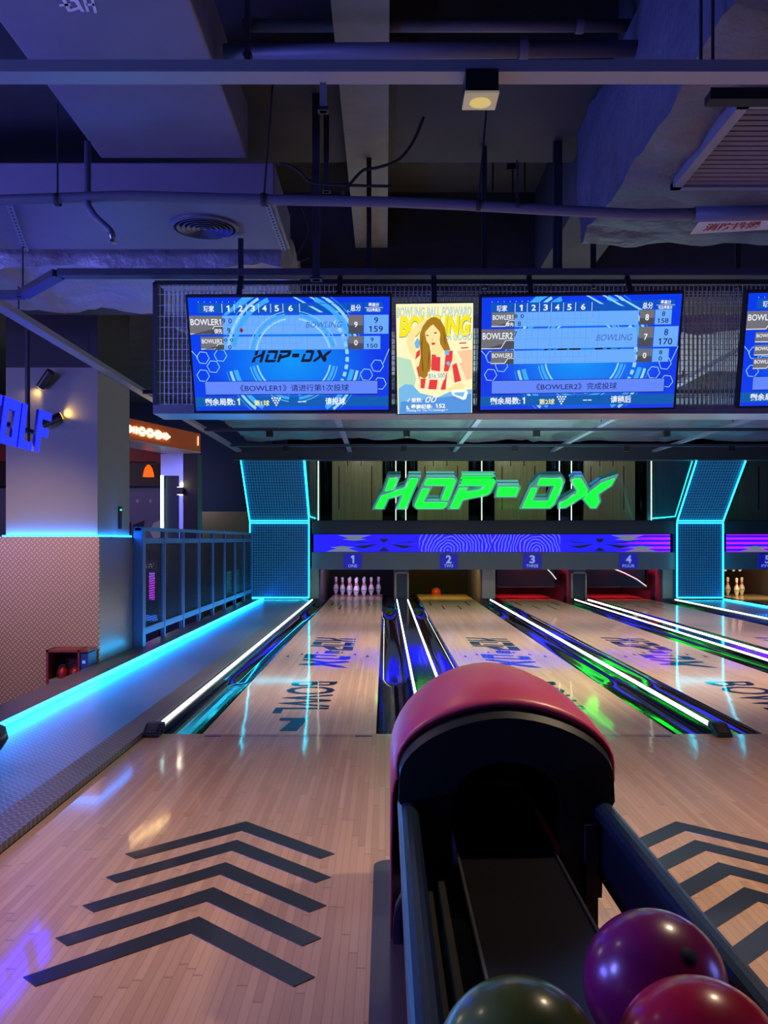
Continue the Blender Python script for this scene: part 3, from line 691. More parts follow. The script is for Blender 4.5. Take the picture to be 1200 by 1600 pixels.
def masking(x0, x1, plates, label, led):
    t = thing('masking_unit', ((x0 + x1) / 2, DM, zy(890)), label, 'masking unit')
    bx('upper_board', (x0, DM, zy(834)), (x1, DM + .05, zy(813.5)), M_mask_dk, t)
    lo = MB(); z0, z1 = zy(890), zy(863); n = 6
    for k in range(n):
        a = z0 + (z1 - z0) * k / n; lo.box((x0, DM - .004 * (k % 2), a), (x1, DM + .05, a + (z1 - z0) / n))
    lo.build('lower_board', M_mask, t)
    d = MB(); d.box((led[0], DM - .012, zy(862.3)), (led[1], DM + .04, zy(835))); do = d.build('led_display', M_led, t)
    # dark spiked figures drawn on the display
    fg = MB(); yy = DM - .0135
    for cx in led[2]:
        cz = (zy(862) + zy(836)) / 2; H = (zy(836) - zy(862)) / 2
        for sx in (-1, 1):
            for a, b_ in ((.55, .62), (.75, .18), (.6, -.5)):
                fg.poly([(cx + sx * .08, yy, cz + H * b_ * .1), (cx + sx * a, yy, cz + H * (b_ + .16)), (cx + sx * a * .62, yy, cz + H * (b_ - .12))], 0)
        fg.poly([(cx - .09, yy, cz + H * .55), (cx + .09, yy, cz + H * .55), (cx + .03, yy, cz + H * .1), (cx - .03, yy, cz + H * .1)], 0)
        fg.poly([(cx - .12, yy, cz - H * .95), (cx + .12, yy, cz - H * .95), (cx, yy, cz - H * .45)], 0)
    for cx, top in led[3]:
        cz = (zy(836) if top else zy(862)); s = -1 if top else 1; H = zy(836) - zy(862)
        fg.poly([(cx - .32, yy, cz), (cx + .32, yy, cz), (cx + .1, yy, cz + s * H * .2), (cx + .24, yy, cz + s * H * .26), (cx, yy, cz + s * H * .34), (cx - .24, yy, cz + s * H * .26), (cx - .1, yy, cz + s * H * .2)], 1)
    fg.build('display_figures', [mat('led_off', (46, 50, 70), 0.5), emi('led_pale', (150, 165, 185), .5)], do)
    for px, num, word in plates:
        c = P(px, 877, DM - .012); hw = 14 / F * DM; hh = 11.5 / F * DM
        b = MB(); b.box((c.x - hw, DM - .022, c.z - hh), (c.x + hw, DM - .0041, c.z + hh)); po = b.build('number_plate', M_blueplate, t)
        tx = MB(); wd = hw * (.36 if num == '1' else .62)
        vs, fs = glyphs(num, .03); tx.add([(c.x - wd / 2 + wd * u, DM - .0235, c.z - hh * .28 + hh * 1.1 * v) for u, v in vs], fs)
        wd = hw * (1.0 if len(word) < 4 else 1.35); vs, fs = glyphs(word, .01); tx.add([(c.x - wd / 2 + wd * u, DM - .0235, c.z - hh * .82 + hh * .4 * v) for u, v in vs], fs)
        tx.build('number', M_platetxt, po)
masking(P(487, 0, DM).x, P(1057, 0, DM).x, [(551, '1', 'ONE'), (701, '2', 'TWO'), (831.5, '3', 'THREE'), (982, '4', 'FOUR')],
        'grey masking board over lanes 1 to 4 with blue light display', (P(490, 0, DM).x, P(1047, 0, DM).x, [P(600, 0, DM).x, P(937, 0, DM).x], [(P(535, 0, DM).x, 0), (P(554, 0, DM).x, 1), (P(1002, 0, DM).x, 0), (P(980, 0, DM).x, 1)]))
masking(P(1132, 0, DM).x, 10.5, [(1199, '5', 'FIVE')], 'grey masking board over lane 5 with purple light display', (P(1135.5, 0, DM).x, 10.3, [], [(P(1180, 0, DM).x, 0)]))
# slanted mirrors above the masking
def mirror(x0, x1, label):
    ya, za, yb, zb = 17.36, zy(813), 16.28, zy(813) + 1.08
    mb = MB(); mb.prism([(x0, ya, za), (x1, ya, za), (x1, yb, zb), (x0, yb, zb)], (0, .02, .02))
    o = mb.build('slanted_mirror', M_mirror); tag(o, label, 'mirror')
mirror(P(483, 0, DM).x, 5.56, 'long slanted dark mirror behind the HOP-DX sign reflecting the lanes')
mirror(6.50, 10.5, 'slanted dark mirror over lane 5 right of the cyan column')
struct(bx('trim_4', (-2.7, 16.05, 2.585), (10.5, 16.3, 2.86), M_mask_dk))
# infinity light columns
def grid_mat():
    m = bpy.data.materials.new('light_grid'); m.use_nodes = True; t = NT(m); b = m.node_tree.nodes['Principled BSDF']
    b.inputs['Base Color'].default_value = (*lin((18, 62, 104)), 1); b.inputs['Roughness'].default_value = 0.55
    vec, o = t.xyz('World')
    gx = t.m('GREATER_THAN', t.m('ABSOLUTE', t.m('SUBTRACT', t.m('FRACT', t.m('MULTIPLY', o[0], 21)), 0.5)), 0.42)
    gz = t.m('GREATER_THAN', t.m('ABSOLUTE', t.m('SUBTRACT', t.m('FRACT', t.m('MULTIPLY', o[2], 21)), 0.5)), 0.42)
    g = t.m('MAXIMUM', gx, gz)
    b.inputs['Emission Color'].default_value = (*lin((40, 140, 200)), 1)
    t.l.new(t.m('ADD', t.m('MULTIPLY', g, 0.42), 0.02), b.inputs['Emission Strength'])
    return m
M_grid = grid_mat()
def light_column(pxa, pxb, label, left_dim):
    ya, yb = 17.30, 16.22; z0, zm, zt = 0.055, zy(815, 17.3), zy(815, 17.3) + 1.08
    x0 = P(pxa, 0, 17.3).x; x1 = P(pxb, 0, 17.3).x
    t = thing('light_panel_column', ((x0 + x1) / 2, 17.4, z0), label, 'light column')
    bx('lower_panel', (x0, ya, z0), (x1, ya + .25, zm), M_grid, t)
    u = MB(); u.prism([(x0, ya, zm), (x1, ya, zm), (x1, yb, zt), (x0, yb, zt)], (0, .12, .12)); u.build('upper_panel', M_grid, t)
    s = 0.018
    def strip(a, b): MB().bar(a, b, s, s).build('edge_light', M_cyan_led2, t)
    g = 0.014
    strip((x0, ya - g, z0 + .02), (x0, ya - g, zm - .02)); strip((x1, ya - g, z0 + .02), (x1, ya - g, zm - .02))
    strip((x0, ya - g, zm - .025), (x1, ya - g, zm - .025)); strip((x0, ya - g, z0 + .015), (x1, ya - g, z0 + .015))
    strip((x0, ya - g, zm + .02), (x1, ya - g, zm + .02)); strip((x0, ya - g, zm), (x0, yb - g, zt - .02)); strip((x1, ya - g, zm), (x1, yb - g, zt - .02))
light_column(390.5, 483, 'tall bent cyan edged light panel column left of lane 1', False)
light_column(1057.5, 1129.5, 'tall bent cyan edged light panel column between lanes 4 and 5', True)
# HOP-DX sign, mounted parallel to the slanted mirror
def sg(x, y, n):
    """x,y in 0..1 across the lettering (y down), n = distance in front of the mirror"""
    k = 0.808 - 0.539 * y; yy = 17.36 - k - n * .7071; zz = zy(813) + k - n * .7071
    return Vector(((585 + 377 * x - VX) / F * yy, yy, zz))
hs = thing('letter_sign', sg(.5, 1, .05), 'large glowing green HOP-DX letters in front of the slanted mirror', 'sign')
M_green = emi('sign_green', (4, 255, 34), 3.4); M_chrome = mat('sign_acrylic', (150, 200, 205), 0.12, 0.5, emit=(90, 190, 190), es=0.22)
def grow(p, d):
    n = len(p); out = []
    area = sum(p[i][0] * p[(i + 1) % n][1] - p[(i + 1) % n][0] * p[i][1] for i in range(n)); sg = 1 if area > 0 else -1
    for i in range(n):
        a, b, c = Vector(p[i - 1]), Vector(p[i]), Vector(p[(i + 1) % n])
        e1 = (b - a).normalized(); e2 = (c - b).normalized()
        n1 = Vector((e1.y, -e1.x)) * sg; n2 = Vector((e2.y, -e2.x)) * sg
        m_ = (n1 + n2); l = m_.length
        m_ = m_ / l if l > 1e-3 else n1
        out.append(tuple(b + m_ * (d / max(m_.dot(n1), 0.45))))
    return out
for ch, ps in LG.items():
    cm = MB(); gm = MB()
    for p in ps:
        A = 2.7                      # lettering aspect, so that the outline grows evenly
        gq = [(a / A / 2.75, b) for a, b in grow([(x * A * 2.75, y) for x, y in p], 0.045)]
        n = len(gq); T = tri([(a * 7, b) for a, b in gq])
        cm.add([sg(a, b, .075) for a, b in gq], T); cm.add([sg(a, b, .012) for a, b in gq], T)
        cm.add([sg(a, b, .075) for a, b in gq] + [sg(a, b, .012) for a, b in gq], [(i, n + i, n + (i + 1) % n, (i + 1) % n) for i in range(n)])
        p = [(a / A / 2.75, b) for a, b in grow([(x * A * 2.75, y) for x, y in p], -0.022)]
        n = len(p); gm.add([sg(a, b, .088) for a, b in p], tri([(a * 7, b) for a, b in p]))
        gm.add([sg(a, b, .088) for a, b in p] + [sg(a, b, .076) for a, b in p], [(i, n + i, n + (i + 1) % n, (i + 1) % n) for i in range(n)])
    lo = cm.build('letter', M_chrome, hs); gm.build('letter_face', M_green, lo)

# ================================================================== pits, partitions, pins
struct(bx('wall_pit', (-1.7, 20.6, -0.12), (10.5, 20.7, 0.9), mat('pit_curtain', (14, 14, 16), 0.8)))
struct(bx('pit_ceiling', (-1.7, 17.7, 0.95), (10.5, 20.7, 1.0), mat('pit_ceiling_black', (10, 10, 12), 0.8)))
M_part = mat('partition_board', (96, 92, 92), 0.45)
M_part_pale = mat('partition_pale', (168, 160, 140), 0.5)
def partition(x0, x1, label, wood=False, framed=False):
    t = thing('pit_partition', ((x0 + x1) / 2, 17.6, -0.12), label, 'partition')
    bx('side_board', (x0, 17.6, -0.12), (x1, 20.6, 0.62), M_part, t)
    if framed:
        fr = MB(); z1 = 0.55
        fr.box((x0, 17.56, 0.04), (x0 + .03, 17.6, z1)); fr.box((x1 - .03, 17.56, 0.04), (x1, 17.6, z1)); fr.box((x0, 17.56, z1 - .03), (x1, 17.6, z1))
        fr.build('frame', mat('partition_frame', (172, 160, 128), 0.4), t)
        bx('infill', (x0 + .03, 17.58, .04), (x1 - .03, 17.6, z1 - .03), mat('partition_infill', (46, 58, 66), 0.4), t)
    else:
        bx('front_plate', (x0 + .01, 17.57, 0.035), (x1 - .01, 17.6, 0.61), M_part_pale, t)
partition(-1.5, -1.27, 'pale pit side board left of the lane 1 pins')
partition(0.19, 0.46, 'dark framed pit partition between lanes 1 and 2', framed=True)
partition(1.87, 2.14, 'pale pit partition between lanes 2 and 3')
partition(3.60, 3.90, 'dark framed pit partition between lanes 3 and 4', framed=True)
partition(5.36, 5.60, 'pale pit side board between lane 4 and the cyan column')
partition(8.1, 8.4, 'yellow lit pit side board right of the lane 5 pins')
PITC = {'1': ((0.68, 0.5, 1.0), 14), '2': ((1.0, 0.72, 0.1), 18), '3': ((1.0, 0.03, 0.06), 34), '4': ((1.0, 0.03, 0.06), 34), '5': ((1.0, 0.75, 0.25), 18)}
for x0, x1, n, hue in LANES:
    c, e = PITC[n]; cx = (x0 + x1) / 2
    lamp('pit_lamp', 'AREA', (cx, 17.95, 0.86), e, c, (cx, 19.3, 0.05), 0.7, size_y=0.08)
# pins
def pin_mesh():
    prof = [(0, 0), (.026, 0), (.029, .02), (.046, .07), (.0605, .115), (.058, .15), (.045, .19), (.030, .225), (.0235, .255), (.0235, .27), (.028, .31), (.032, .335), (.031, .358), (.022, .375), (.008, .381), (0, .381)]
    fine = []; 
    for (r0, h0), (r1, h1) in zip(prof[:-1], prof[1:]):
        fine.append((r0, h0))
    fine.append(prof[-1])
    return fine
def make_pin(x, y, z, label, group, i, flip=False):
    t = thing('bowling_pin', (x, y, z), label, 'bowling pin', group)
    s = -1 if flip else 1
    prof = [(r, h) for r, h in pin_mesh()]
    if flip: pass
    MB().lathe(prof, (x, y, z), 20).build('pin_body', M_pin, t, smooth=True)
    MB().lathe([(.0318, .222), (.0306, .226), (.0262, .243), (.0262, .244)], (x, y, z), 20).lathe([(.0246, .256), (.0246, .27), (.0252, .275)], (x, y, z), 20).build('neck_stripe', M_pinred, t, smooth=True)
    MB().lathe([(.0606, .108), (.0615, .115), (.0606, .122)], (x, y, z), 20).build('belt_print', M_pingrey, t, smooth=True)
    return t
HEAD = 18.75; cx1 = -0.577
rows = [(0, 0, 'white pin standing alone at the front of the lane 1 rack'),
        (-1, 1, 'white pin just behind the front pin, toward the walkway, lane 1'), (1, 1, 'white pin just behind the front pin, toward lane 2'),
        (-2, 2, 'second white pin from the walkway side of the lane 1 rack'), (0, 2, 'white pin hidden directly behind the front pin of lane 1'), (2, 2, 'second white pin from the lane 2 side of the lane 1 rack'),
        (-3, 3, 'end white pin of the lane 1 rack on the walkway side'), (-1, 3, 'back row white pin of lane 1, inner one on the walkway side'),
        (1, 3, 'back row white pin of lane 1, inner one on the lane 2 side'), (3, 3, 'end white pin of the lane 1 rack on the lane 2 side')]
for i, (c, r, lab) in enumerate(rows):
    make_pin(cx1 - 0.02 + c * 0.1524, HEAD + r * 0.264, 0.0, lab, 'ten pins on lane 1', i)
for px, D, lab in ((1137, 19.3, 'yellow lit pin on lane 5 nearest the cyan column'), (1151, 18.95, 'yellow lit pin on lane 5, middle of the three standing'), (1159, 19.35, 'yellow lit pin on lane 5 farthest from the cyan column')):
    make_pin(P(px, 0, D).x, D, 0.0, lab, 'three pins standing on lane 5', 0)
for px, lab in ((1133, 'pin hanging in the setter over lane 5 nearest the column'), (1146, 'middle pin hanging in the setter over lane 5'), (1156, 'pin hanging in the setter over lane 5 farthest from column')):
    make_pin(P(px, 0, 19.2).x, 19.2, 0.505, lab, 'pins held up in the setter over lane 5', 0)
ps = thing('pin_setter', (7.5, 19.2, .88), 'dark pin setter head above the yellow lit pins', 'pin setter')
bx('setter_plate', (6.98, 18.9, .886), (8.0, 19.6, .93), M_matblack, ps); bx('setter_mount', (7.3, 19.1, .93), (7.7, 19.4, .95), M_matblack, ps)
# sweeps in lanes 3 and 4
def sweep(x0, x1, label, arc):
    t = thing('pin_sweep', ((x0 + x1) / 2, 18.0, 0.25), label, 'pin sweep')
    bx('sweep_board', (x0, 18.0, 0.235), (x1, 18.06, 0.62), M_black, t)
    bx('bottom_edge', (x0 + .05, 17.985, 0.232), (x1 - .05, 17.999, 0.238), M_rail, t)
    MB().tube([P(a, b, 17.98) for a, b in arc], .012, 6).build('edge_line', mat('sweep_white', (230, 230, 230), 0.4, emit=(255, 255, 255), es=.6), t)
    for s in (x0, x1): bx('side_arm', (s - .03, 18.0, 0.3), (s + .03, 19.2, 0.62), M_matblack, t)
sweep(2.185, P(869, 0, 18).x, 'black pin sweep in the red lit pit under the THREE plate', [(855, 889), (862, 896), (869, 905)])
sweep(P(915, 0, 18).x, P(1010, 0, 18).x, 'black pin sweep in the red lit pit under the FOUR plate', [(957, 888), (975, 895), (995, 905), (1010, 916)])
q = P(681.5, 930, 19.95)
t = thing('bowling_ball', (q.x, q.y, -0.09), 'orange ball lying in the pit behind lane 2', 'bowling ball')
MB().lathe([(.108 * math.sin(math.pi * i / 16), .108 - .108 * math.cos(math.pi * i / 16)) for i in range(17)], (q.x, q.y, -0.09), 24).build('ball_shell', mat('ball_orange', (240, 90, 50), 0.2, coat=.5), t, smooth=True)
bx('finger_hole', (q.x - .012, q.y - .02, .118), (q.x + .012, q.y + .004, .1275), M_matblack, t)
struct(bx('pit_floor', (-1.7, 19.63, -0.13), (10.5, 20.6, -0.09), M_matblack))

# ================================================================== ball return (foreground)
br = thing('ball_return', (0.30, 2.6, 0.0), 'ball return with rounded red hood and black side rails on the approach', 'ball return')
M_redhood = mat('hood_red', (200, 68, 94), 0.42, coat=0.25, crough=0.3, vary=0.04)
M_hoodblk = mat('hood_black', (8, 9, 14), 0.6, spec=0.3)
M_rim = mat('hood_rim', (24, 28, 30), 0.45)
HCX = 0.306; HW = 0.272
def arch(y, half, zt, zs, zb, n=22, p=1.85):
    """section of the hood: superellipse arch above zs, straight sides to zb"""
    pts = [(HCX - half, y, zb)]
    for i in range(n + 1):
        t = math.pi * i / n; c, s = math.cos(t), math.sin(t)
        pts.append((HCX - half * math.copysign(abs(c) ** (2 / p), c), y, zs + (zt - zs) * abs(s) ** (2 / p)))
    pts.append((HCX + half, y, zb)); return pts
secs = [arch(2.318, HW - .002, .748, .60, .56), arch(2.335, HW + .004, .760, .60, .55), arch(2.45, HW + .010, .785, .59, .48), arch(2.55, HW + .012, .795, .58, .30), arch(2.62, HW + .012, .799, .57, .02), arch(2.75, HW + .010, .792, .55, .02),
        arch(2.88, HW, .765, .52, .02), arch(2.98, HW - .02, .70, .46, .02), arch(3.05, HW - .05, .60, .38, .02), arch(3.08, HW - .1, .45, .3, .02)]
sh = MB(); m = len(secs[0]); vs = [p for s_ in secs for p in s_]; fs = []
for j in range(len(secs) - 1):
    for i in range(m - 1): fs.append((j * m + i, (j + 1) * m + i, (j + 1) * m + i + 1, j * m + i + 1))
fs.append(tuple((len(secs) - 1) * m + i for i in range(m)))
sh.add(vs, fs); so = sh.build('hood_shell', M_redhood, br, smooth=True)
ss = so.modifiers.new('solid', 'SOLIDIFY'); ss.thickness = 0.008; ss.offset = -1
# rim band and black front plate with arch opening
def arch2(half, zt, zs, n=22, p=1.8):
    return [(HCX - half * math.copysign(abs(math.cos(math.pi * i / n)) ** (2 / p), math.cos(math.pi * i / n)), zs + (zt - zs) * abs(math.sin(math.pi * i / n)) ** (2 / p)) for i in range(n + 1)]
o1 = arch2(HW, .745, .60); o2 = arch2(HW - .003, .722, .575)
rb = MB(); n = len(o1)
rb.add([(a, 2.33, b) for a, b in o1] + [(a, 2.285, b) for a, b in o2], [(i, i + 1, n + i + 1, n + i) for i in range(n - 1)])
rb.build('rim_band', M_rim, br, smooth=True)
MB().tube([(a, 2.322, b + .004) for a, b in o1], .006, 8).build('hood_lip', mat('lip_red', (170, 16, 44), .35), br, smooth=True)
def ring_plate(outer, inner, y, d, name, m_):
    mb = MB(); n = len(outer)
    A = [(a, y, b) for a, b in outer]; B = [(a, y, b) for a, b in inner]; A2 = [(a, y + d, b) for a, b in outer]; B2 = [(a, y + d, b) for a, b in inner]
    fs = [(i, n + i, n + i + 1, i + 1) for i in range(n - 1)]
    mb.add(A + B, fs); mb.add(A2 + B2, [tuple(reversed(f_)) for f_ in fs])
    mb.add(A + A2, [(i, i + 1, n + i + 1, n + i) for i in range(n - 1)]); mb.add(B + B2, [(i, n + i, n + i + 1, i + 1) for i in range(n - 1)])
    mb.add([A[0], B[0], B2[0], A2[0]], [(0, 1, 2, 3)]); mb.add([A[-1], B[-1], B2[-1], A2[-1]], [(0, 3, 2, 1)])
    return mb.build(name, m_, br)
no = 22
outer = [(HCX - HW * .86, .27), (HCX - HW * .86, .455), (HCX - HW, .512)] + arch2(HW - .003, .722, .572) + [(HCX + HW, .512), (HCX + HW * .90, .46), (HCX + HW * .88, .27)]
OH = 0.138
inn0 = arch2(OH, .61, .50, 22, 2.1)
inner = [(HCX - OH, .27), (HCX - OH, .40), (HCX - OH, .46)] + inn0 + [(HCX + OH, .46), (HCX + OH, .40), (HCX + OH, .27)]
ring_plate(outer, inner, 2.285, 0.03, 'front_plate', M_hoodblk)
tn = MB(); k = len(inn0)
ti = [(HCX - OH, .39)] + inn0 + [(HCX + OH, .39)]; k = len(ti)
tn.add([(a, 2.3, b) for a, b in ti] + [(a, 2.95, b) for a, b in ti], [(i, i + 1, k + i + 1, k + i) for i in range(k - 1)])
tn.add([(a, 2.95, b) for a, b in ti], [tuple(range(k))])
tn.build('tunnel', M_hoodblk, br, smooth=True)
bk = MB(); bk.box((HCX - .12, 2.5, .43), (HCX - .075, 2.52, .445)).box((HCX + .075, 2.5, .43), (HCX + .12, 2.52, .445)).box((HCX - .075, 2.505, .435), (HCX + .075, 2.515, .44))
bk.build('lift_bracket', M_rim, br)
# bed, tray and rails
BZ = 0.385
bd = MB(); bd.box((.182, 1.45, BZ - .05), (.424, 2.9, BZ)); bd.box((.075, 0.75, BZ - .05), (.515, 1.45, BZ)); bd.build('ball_bed', mat('bed_dark', (17, 15, 20), 0.32), br)
MB().box((.178, 1.45, BZ - .01), (.184, 2.28, BZ + .006)).build('bed_trim', M_steel, br)
MB().box((.422, 1.45, BZ - .01), (.428, 2.28, BZ + .006)).build('bed_trim', M_rim, br)
bx('gap_filler', (.075, 1.0, .30), (.18, 2.28, .312), M_matblack, br)  # black sheet added to keep the gap left of the bed dark
MB().box((.13, 1.0, .05), (.46, 2.95, BZ - .05)).build('lower_body', M_matblack, br)
M_rubber = mat('rail_rubber', (24, 38, 54), 0.33, bump=(300, 0.25, 0.003))
def rail(x, s):
    mb = MB(); mb.tube([(x, 0.7, .485), (x, 2.36, .485)], .026, 14); mb.build('rail_bumper', M_rubber, br, smooth=False)
    pn = MB(); pn.box((x - .012, 0.72, .318), (x + .012, 2.34, .48)); pn.build('rail_board', mat('rail_board', (12, 20, 40), 0.4), br)
rail(.058, -1); rail(.552, 1)
for x in (.50, .08): bx('support_post', (x, 2.26, .006), (x + .03, 2.30, .46), M_matblack, br)
bp = MB(); pts = [(-.04, .5)] + [(-.04 + .06 - .06 * math.cos(t * math.pi / 12), 3.25 + .06 * math.sin(t * math.pi / 12)) for t in range(7)] + [(.40, 3.31), (.40, .5)]
bp.prism([(a, b, .006) for a, b in pts], (0, 0, -.005)); bp.build('base_plate', mat('base_plate', (62, 54, 72), 0.22, coat=.6), br)
# balls on the rack
def ball(x, y, col, name_col, label, holes):
    z = BZ; r = .108
    t = thing('bowling_ball', (x, y, z), label, 'bowling ball', 'balls on the ball return')
    m_ = bpy.data.materials.new('ball_' + name_col); m_.use_nodes = True; tt = NT(m_); b = m_.node_tree.nodes['Principled BSDF']
    vec, o = tt.xyz('Object'); nz = tt.noise(vec, 9, 5, 0.65); c = lin(col)
    tt.l.new(tt.mix(tt.m('MULTIPLY', tt.m('SUBTRACT', nz, 0.3), 2.0), tuple(v * .7 for v in c), tuple(min(1, v * 1.35) for v in c)), b.inputs['Base Color'])
    b.inputs['Roughness'].default_value = 0.3; b.inputs['Coat Weight'].default_value = 0.5; b.inputs['Coat Roughness'].default_value = 0.16
    n1, n2 = 32, 48
    mb = MB(); c0 = Vector((x, y, z + r))
    mb.lathe([(r * math.sin(math.pi * i / n1), -r * math.cos(math.pi * i / n1)) for i in range(n1 + 1)], c0, n2); so_ = mb.build('ball_shell', m_, t, smooth=True)
    for d in holes:
        d = Vector(d).normalized(); h = MB(); h.lathe([(0.0, .0012), (.0125, .0009), (.0135, -.0006), (.0135, -.01), (0, -.01)], c0 + d * (r - .0004), 18, axis=d)
        h.build('finger_hole', M_matblack, t, smooth=True)
ball(.411, 1.385, (138, 22, 88), 'purple', 'dark purple ball with one finger hole showing, farthest along the rack', [(.26, -.66, .70)])
ball(.405, 1.167, (226, 16, 54), 'red', 'bright red ball at the rack in front of the purple one', [(.5, .3, -.6)])
ball(.173, 1.167, (104, 116, 40), 'green', 'olive green ball on the rack beside the red one', [(-.5, .3, -.6)])
# ================================================================== screens and lightbox above the foul line
RZ = 2.72
def screen_mat():
    m = bpy.data.materials.new('screen_blue'); m.use_nodes = True; t = NT(m); b = m.node_tree.nodes['Principled BSDF']
    b.inputs['Base Color'].default_value = (.004, .004, .008, 1); b.inputs['Roughness'].default_value = .3
    vec, o = t.xyz('Generated')
    u = t.m('ABSOLUTE', t.m('SUBTRACT', o[0], .5)); v = t.m('ABSOLUTE', t.m('SUBTRACT', o[2], .45))
    d = t.m('SQRT', t.m('ADD', t.m('MULTIPLY', t.m('POWER', u, 2.0), 3.0), t.m('MULTIPLY', t.m('POWER', v, 2.0), 2.0)))
    f = t.m('MINIMUM', t.m('MULTIPLY', d, 1.35), 1.0)
    t.l.new(t.mix(f, lin((0, 150, 250)), lin((0, 58, 235))), b.inputs['Emission Color']); b.inputs['Emission Strength'].default_value = 1.0
    return m
SCR = [screen_mat(), emi('scr_header', (0, 84, 190)), emi('scr_row', (106, 172, 252)), emi('scr_grey', (112, 112, 116)), emi('scr_white', (240, 246, 255)), emi('scr_black', (14, 16, 30)),
       emi('scr_ring', (60, 170, 250)), emi('scr_pale', (150, 215, 255)), emi('scr_message', (98, 136, 252)), emi('scr_navy', (20, 40, 110)), emi('scr_yellow', (250, 244, 150)), emi('scr_gridline', (78, 138, 225)),
       emi('scr_red', (150, 20, 34)), emi('scr_ghost', (70, 120, 200)), emi('scr_foot', (0, 92, 178)), emi('scr_greydark', (74, 76, 84)), emi('scr_teal', (20, 180, 220))]
def screen(tl, tr, br_, bl, label, rows, msg, ball_no, wait, logo, gen_y):
    c = [P(*tl), P(*tr), P(*br_), P(*bl)]
    ctr = sum(c, Vector()) / 4
    t = thing('scoreboard_screen', (ctr.x, ctr.y, min(v.z for v in c)), label, 'screen', 'scoreboard screens over the foul line')
    mb = MB(); s = Sheet(c[0], c[1], c[2], c[3], mb); s.n = s.n if s.n.y < 0 else -s.n
    cs = MB(); e = .011; ev = e * 1.78
    q = [s.at(-e, -ev, -.002), s.at(-e, 1 + ev, -.002), s.at(1 + e, 1 + ev, -.002), s.at(1 + e, -ev, -.002)]
    cs.prism(q, -s.n * .055); cs.build('casing', M_matblack, t)
    for u in (.25, .75):
        a = s.at(u, -ev, -.03); MB().bar((a.x, a.y, a.z - .01), (a.x, 5.36, RZ), .03, .012).build('hanger_strap', M_rod, t)
    s.rect(0, 0, 1, 1, 0, 0)
    L1, L2, L3, L4 = .0008, .0016, .0024, .0032
    # rings
    cu, cv = .515, .52
    for r0, r1, k in ((.33, .345, 7), (.36, .385, 6), (.40, .405, 7), (.52, .56, 6), (.575, .60, 7), (.62, .625, 6)):
        for a0, a1 in ((-170, -100), (-80, -14), (12, 84), (98, 168)): s.ring(cu, cv, r0, r1, a0, a1, k, L1)
    for a in range(-40, 40, 8): s.ring(cu, cv, .47, .50, a, a + 5, 7, L1, n=2)
    # slanted light bands, hexagons
    for u0 in (.62, .70, .76): s.poly([(u0 - .10, 0), (u0 - .085, 0), (u0 + .05, .13), (u0 + .03, .13)], 7, L1)
    s.poly([(.27, 0), (.33, 0), (.19, .15), (.17, .15)], 6, L1)
    for hu, hv in ((.055, .52), (.05, .68), (.105, .60), (.145, .50), (.94, .60), (.885, .68), (.955, .76)):
        s.line([(hu + .032 * math.cos(i * math.pi / 3 + .1), hv + .057 * math.sin(i * math.pi / 3 + .1)) for i in range(7)], .006, 7, L1)
    s.line([(0, .46), (.03, .52)], .006, 7, L1); s.line([(1, .45), (.97, .58)], .006, 7, L1)
    for i in range(9): s.rect(.05 + .03 * i, .035, .053 + .03 * i, .041, 4, L1)
    # header
    s.rect(.045, .05, .79, .135, 1, L1); s.rect(.795, .045, .868, .135, 1, L1); s.rect(.875, .045, .965, .135, 1, L1)
    s.text('玩家', .075, .068, .128, .122, 4, L2, .02)
    for i, u in enumerate((.197, .26, .32, .378, .439, .508)): s.text(str(i + 1), u - (.011 if i else .007), .068, u + (.011 if i else .007), .12, 4, L2, .02)
    for u in (.167, .228, .289, .349, .409, .47, .552): s.rect(u - .0012, .055, u + .0012, .13, 4, L2)
    s.text('总分', .805, .065, .858, .122, 4, L2, .02)
    s.text('最高分', .895, .05, .948, .085, 4, L2, .02); s.text('可达最高分', .885, .097, .955, .128, 4, L2, .02); s.rect(.875, .09, .968, .093, 4, L2)
    for (v0, v1, big, name, lead, cells, total, hi, mx) in rows:
        u0 = 0.0 if big else .05; ur = .995 if big else .955; h = v1 - v0
        s.rect(.165, v0, .79, v1, 2, L1); s.rect(.872, v0, ur, v1, 2, L1)
        s.rect(u0, v0, .166, v1, 3, L2); s.poly([(u0, v1), (u0 + (.166 - u0) * .62, v1), (u0 + (.166 - u0) * .76, v0 + h * .58), (.166, v0 + h * .58), (.166, v1)], 15, L3)
        s.line([(u0, v1 - .008), (u0 + (.166 - u0) * .60, v1 - .008), (u0 + (.166 - u0) * .74, v0 + h * .57), (.166, v0 + h * .57)], .006, 4, L3)
        s.rect(.795, v0, .868, v1, 3, L2); s.rect(.795, v0 + h * .55, .868, v1, 15, L2 + .0004)
        s.text(name, u0 + .006, v0 + h * .17, .158, v0 + h * .50, 4, L3 + .0004, .012)
        if lead: s.text('领先', .121, v0 + h * .68, .162, v0 + h * .96, 4, L3 + .0004, .02)
        for i in range(1, 8): s.rect(.165 + .0605 * i, v0, .1662 + .0605 * i, v1, 11, L2)
        for i in range(0, 7): s.rect(.195 + .0605 * i, v0, .1962 + .0605 * i, v0 + h * .5, 11, L2)
        s.rect(.165, v0 + h * .5, .55, v0 + h * .512, 11, L2)
        for txt, u, v, hh in cells:
            if txt == '<>': 
                s.poly([(u, v - .024), (u + .011, v), (u, v + .024), (u - .011, v)], 12, L3)
            else: s.text(txt, u - .008, v - hh / 2, u + .008, v + hh / 2, 9, L3, .01)
        if big: s.text('BOWLING', .58, v0 + h * .34, .765, v0 + h * .66, 13, L2, .012, .25)
        hh = h * (.30 if big else .42); s.text(total, .823, v0 + h * .5 - hh / 2, .841, v0 + h * .5 + hh / 2, 4, L3, .02)
        cu_ = (.872 + ur) / 2; wv = .010 if big else .008
